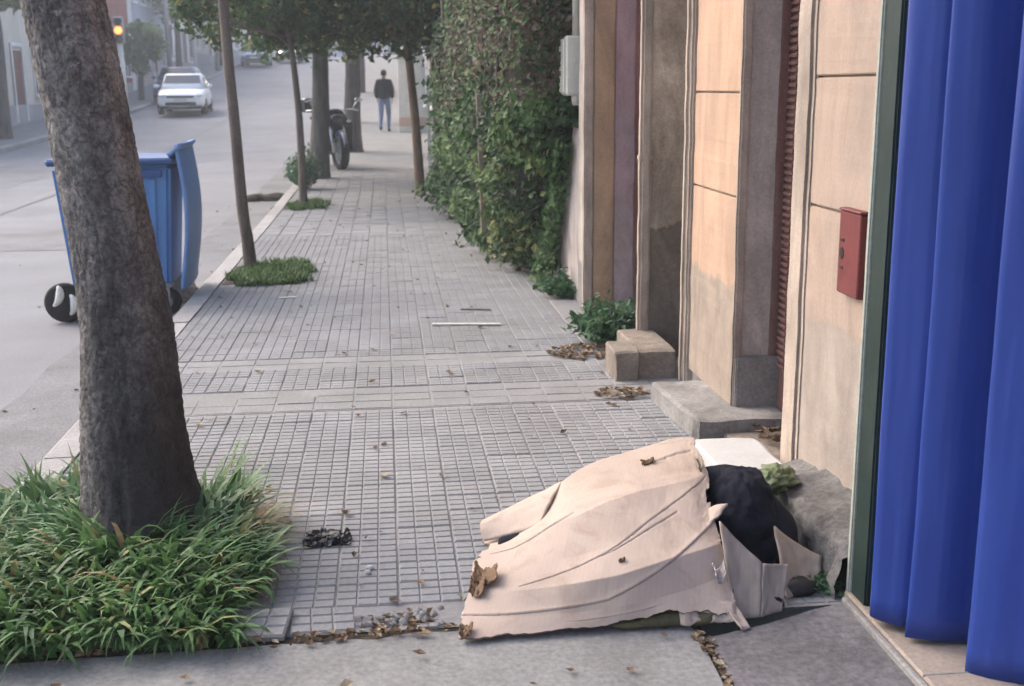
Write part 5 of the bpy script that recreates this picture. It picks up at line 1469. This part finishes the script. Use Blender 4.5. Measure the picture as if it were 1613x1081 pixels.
# ================================================================== LITTER
k = MB(); k.cbox(-.235, .235, -.014, .014, 0, .012, .003); o = k.build('stick', M['white_paint']); o.location = (.515, 7.62, .004); o.rotation_euler = (0, R(.4), R(-7))
tag(o, 'white wooden lath lying across the tiles', 'lath')
k = MB(); k.cbox(-.07, .07, -.012, .012, 0, .006, .002); o = k.build('paper_strip', M['white_paint']); o.location = (-.787, 8.87, .004); o.rotation_euler = (0, 0, R(8))
tag(o, 'small white paper strip near the nearer sapling', 'paper')
k = MB(); k.cbox(-.11, .11, -.01, .01, 0, .008, .002); o = k.build('stick', M['bark_thin']); o.location = (.62, 8.15, .004); o.rotation_euler = (0, 0, R(-12))
tag(o, 'short grey stick behind the white lath', 'stick')
def scrapf(u, v):
    return (-.25+(u-.5)*.16+.02*fb((u*3, v*3, 1)), 3.90+(v-.5)*.12+.03*fb((u*3, v*3, 7)), max(.004, .008+.026*fb((u*5, v*5, 3))+.012*fb((u*11, v*11, 9))))
o = grid_mesh('plastic_scrap', scrapf, 30, 26, M['black_plastic']); o.modifiers.new('t', 'SOLIDIFY').thickness = .002
tag(o, 'crumpled black plastic scrap beside the long grass', 'litter')
k = MB(); k.ellipsoid((0, 0, .008), (.014, .011, .008), 10, 6, None, .3); k.ellipsoid((-.006, -.035, .008), (.012, .010, .007), 10, 6, None, .3); o = k.build('paper_scrap', M['white_stone']); o.location = (-.095, 3.62, 0)
tag(o, 'tiny white paper crumbs on the tiles left of the cardboard', 'litter')
hp = MB()
for i in range(5): hp.ellipsoid((rnd.gauss(0, .14), rnd.gauss(0, .12), .03), (.16, .14, .07), 12, 8, None, .5, 3)
o = hp.build('debris_heap', M['soil'], None, True); o.location = (-1.85, 18.2, rise(18.2)-.13); tag(o, 'low heap of dark debris in the gutter', 'debris')

def leaf_litter(name, label, pts, seed, smin, smax, lo=0.0, hi=1.0):
    rg = random.Random(seed); mb = MB()
    for (x, y, z) in pts:
        s = rg.uniform(smin, smax); a = rg.uniform(0, 2*PI)
        l = Vector((math.cos(a), math.sin(a), rg.gauss(0, .12))); w_ = Vector((-l.y, l.x, rg.gauss(0, .2)))
        p = Vector((x, y, z+.005)); c = rg.uniform(.1, .35)*s
        w_ *= rg.uniform(.22, .42)
        mb.add([p-l*s*.5+Vector((0, 0, c*.4)), p+w_*s+Vector((0, 0, c)), p+l*s*.5+Vector((0, 0, c*.7)), p-w_*s+Vector((0, 0, c*.8)), p], [(0, 4, 1), (1, 4, 2), (2, 4, 3), (3, 4, 0)], rg.uniform(lo, hi))
    o = mb.build(name, M['fallen']); return tag(o, label, 'leaves', kind='stuff')
rg = random.Random(77)
pts = []
for i in range(230): 
    y = 3.3+15*rg.random()**1.5; pts.append((rg.uniform(-1.35, 1.25), y, rise(y)))
for i in range(70): pts.append((rg.uniform(-1.38, .85), 1.6+1.5*rg.random(), 0))
for i in range(60):
    y = 5+14*rg.random(); pts.append((-1.6-rg.random()**2*2.5, y, rise(y)-.13))
leaf_litter('fallen_leaves', 'thin scatter of small dry leaves over the paving', pts, 1, .018, .05)
def pile(cx, cy, rx, ry, n, hgt, sd):
    rg = random.Random(sd); r_ = []
    for i in range(n):
        a = rg.uniform(0, 2*PI); q = math.sqrt(rg.random())
        r_.append((cx+math.cos(a)*q*rx, cy+math.sin(a)*q*ry, hgt*(1-q)*rg.random()))
    return r_
leaf_litter('leaf_pile', 'drift of brown dry leaves below the bushy weed', pile(1.17, 6.70, .22, .20, 260, .03, 1), 2, .022, .05, .1, 1.0)
leaf_litter('leaf_pile', 'small drift of brown leaves before the cement base block', pile(1.20, 5.72, .14, .12, 130, .03, 2), 3, .022, .045, .1, .95)
pts = [(0.885+rg.gauss(0, .012), rg.uniform(2.3, 3.05), -.012) for i in range(130)]
leaf_litter('seam_leaves', 'dry leaf bits filling the seam beside the dark slab', pts, 4, .015, .04, .3, 1)
pts = [(rg.uniform(-1.3, .17), 3.12+.02*rg.gauss(0, 1)+.03, -.004) for i in range(190)]+[(rg.uniform(-.12, .1), 3.24+rg.gauss(0, .03), -.012) for i in range(70)]
leaf_litter('edge_leaves', 'dry leaves and crumbs along the broken edge of the tiles', pts, 5, .015, .045, .1, 1)
pts = [(-.60+rg.gauss(0, .06), 3.86+rg.gauss(0, .07), .01) for i in range(60)]
leaf_litter('straw_leaves', 'orange brown dead leaves at the edge of the long grass', pts, 6, .03, .06, .3, .9)
pts = [(1.72+rg.gauss(0, .06), 4.75+rg.gauss(0, .07), .05) for i in range(60)]
leaf_litter('doorway_leaves', 'dark dead leaves in the corner of the red doorway', pts, 8, .03, .06, .0, .5)

# crumbs of broken mortar in the hole of the paving
k = MB()
for i in range(46):
    k.ellipsoid((rg.uniform(-.13, .13), 3.25+rg.gauss(0, .035), -.012), (rg.uniform(.006, .02),)*3, 7, 5, None, .5, 2)
o = k.build('rubble', M['mortar']); tag(o, 'broken mortar crumbs where front tiles are missing', 'rubble', kind='stuff')

# ================================================================== HAZE
hz = bpy.data.materials.new('haze'); hz.use_nodes = True
hn = hz.node_tree; hn.nodes.clear()
ho = hn.nodes.new('ShaderNodeOutputMaterial'); pv = hn.nodes.new('ShaderNodeVolumePrincipled')
pv.inputs['Color'].default_value = (0.90, 0.95, 1.0, 1); pv.inputs['Density'].default_value = 0.0027; pv.inputs['Anisotropy'].default_value = 0.2
hn.links.new(pv.outputs[0], ho.inputs['Volume'])
k = MB(); k.box(-420, 420, -320, 640, -2.0, 17.0); o = k.build('haze', hz); tag(o, 'thin pale evening haze filling the street', 'haze', kind='stuff')
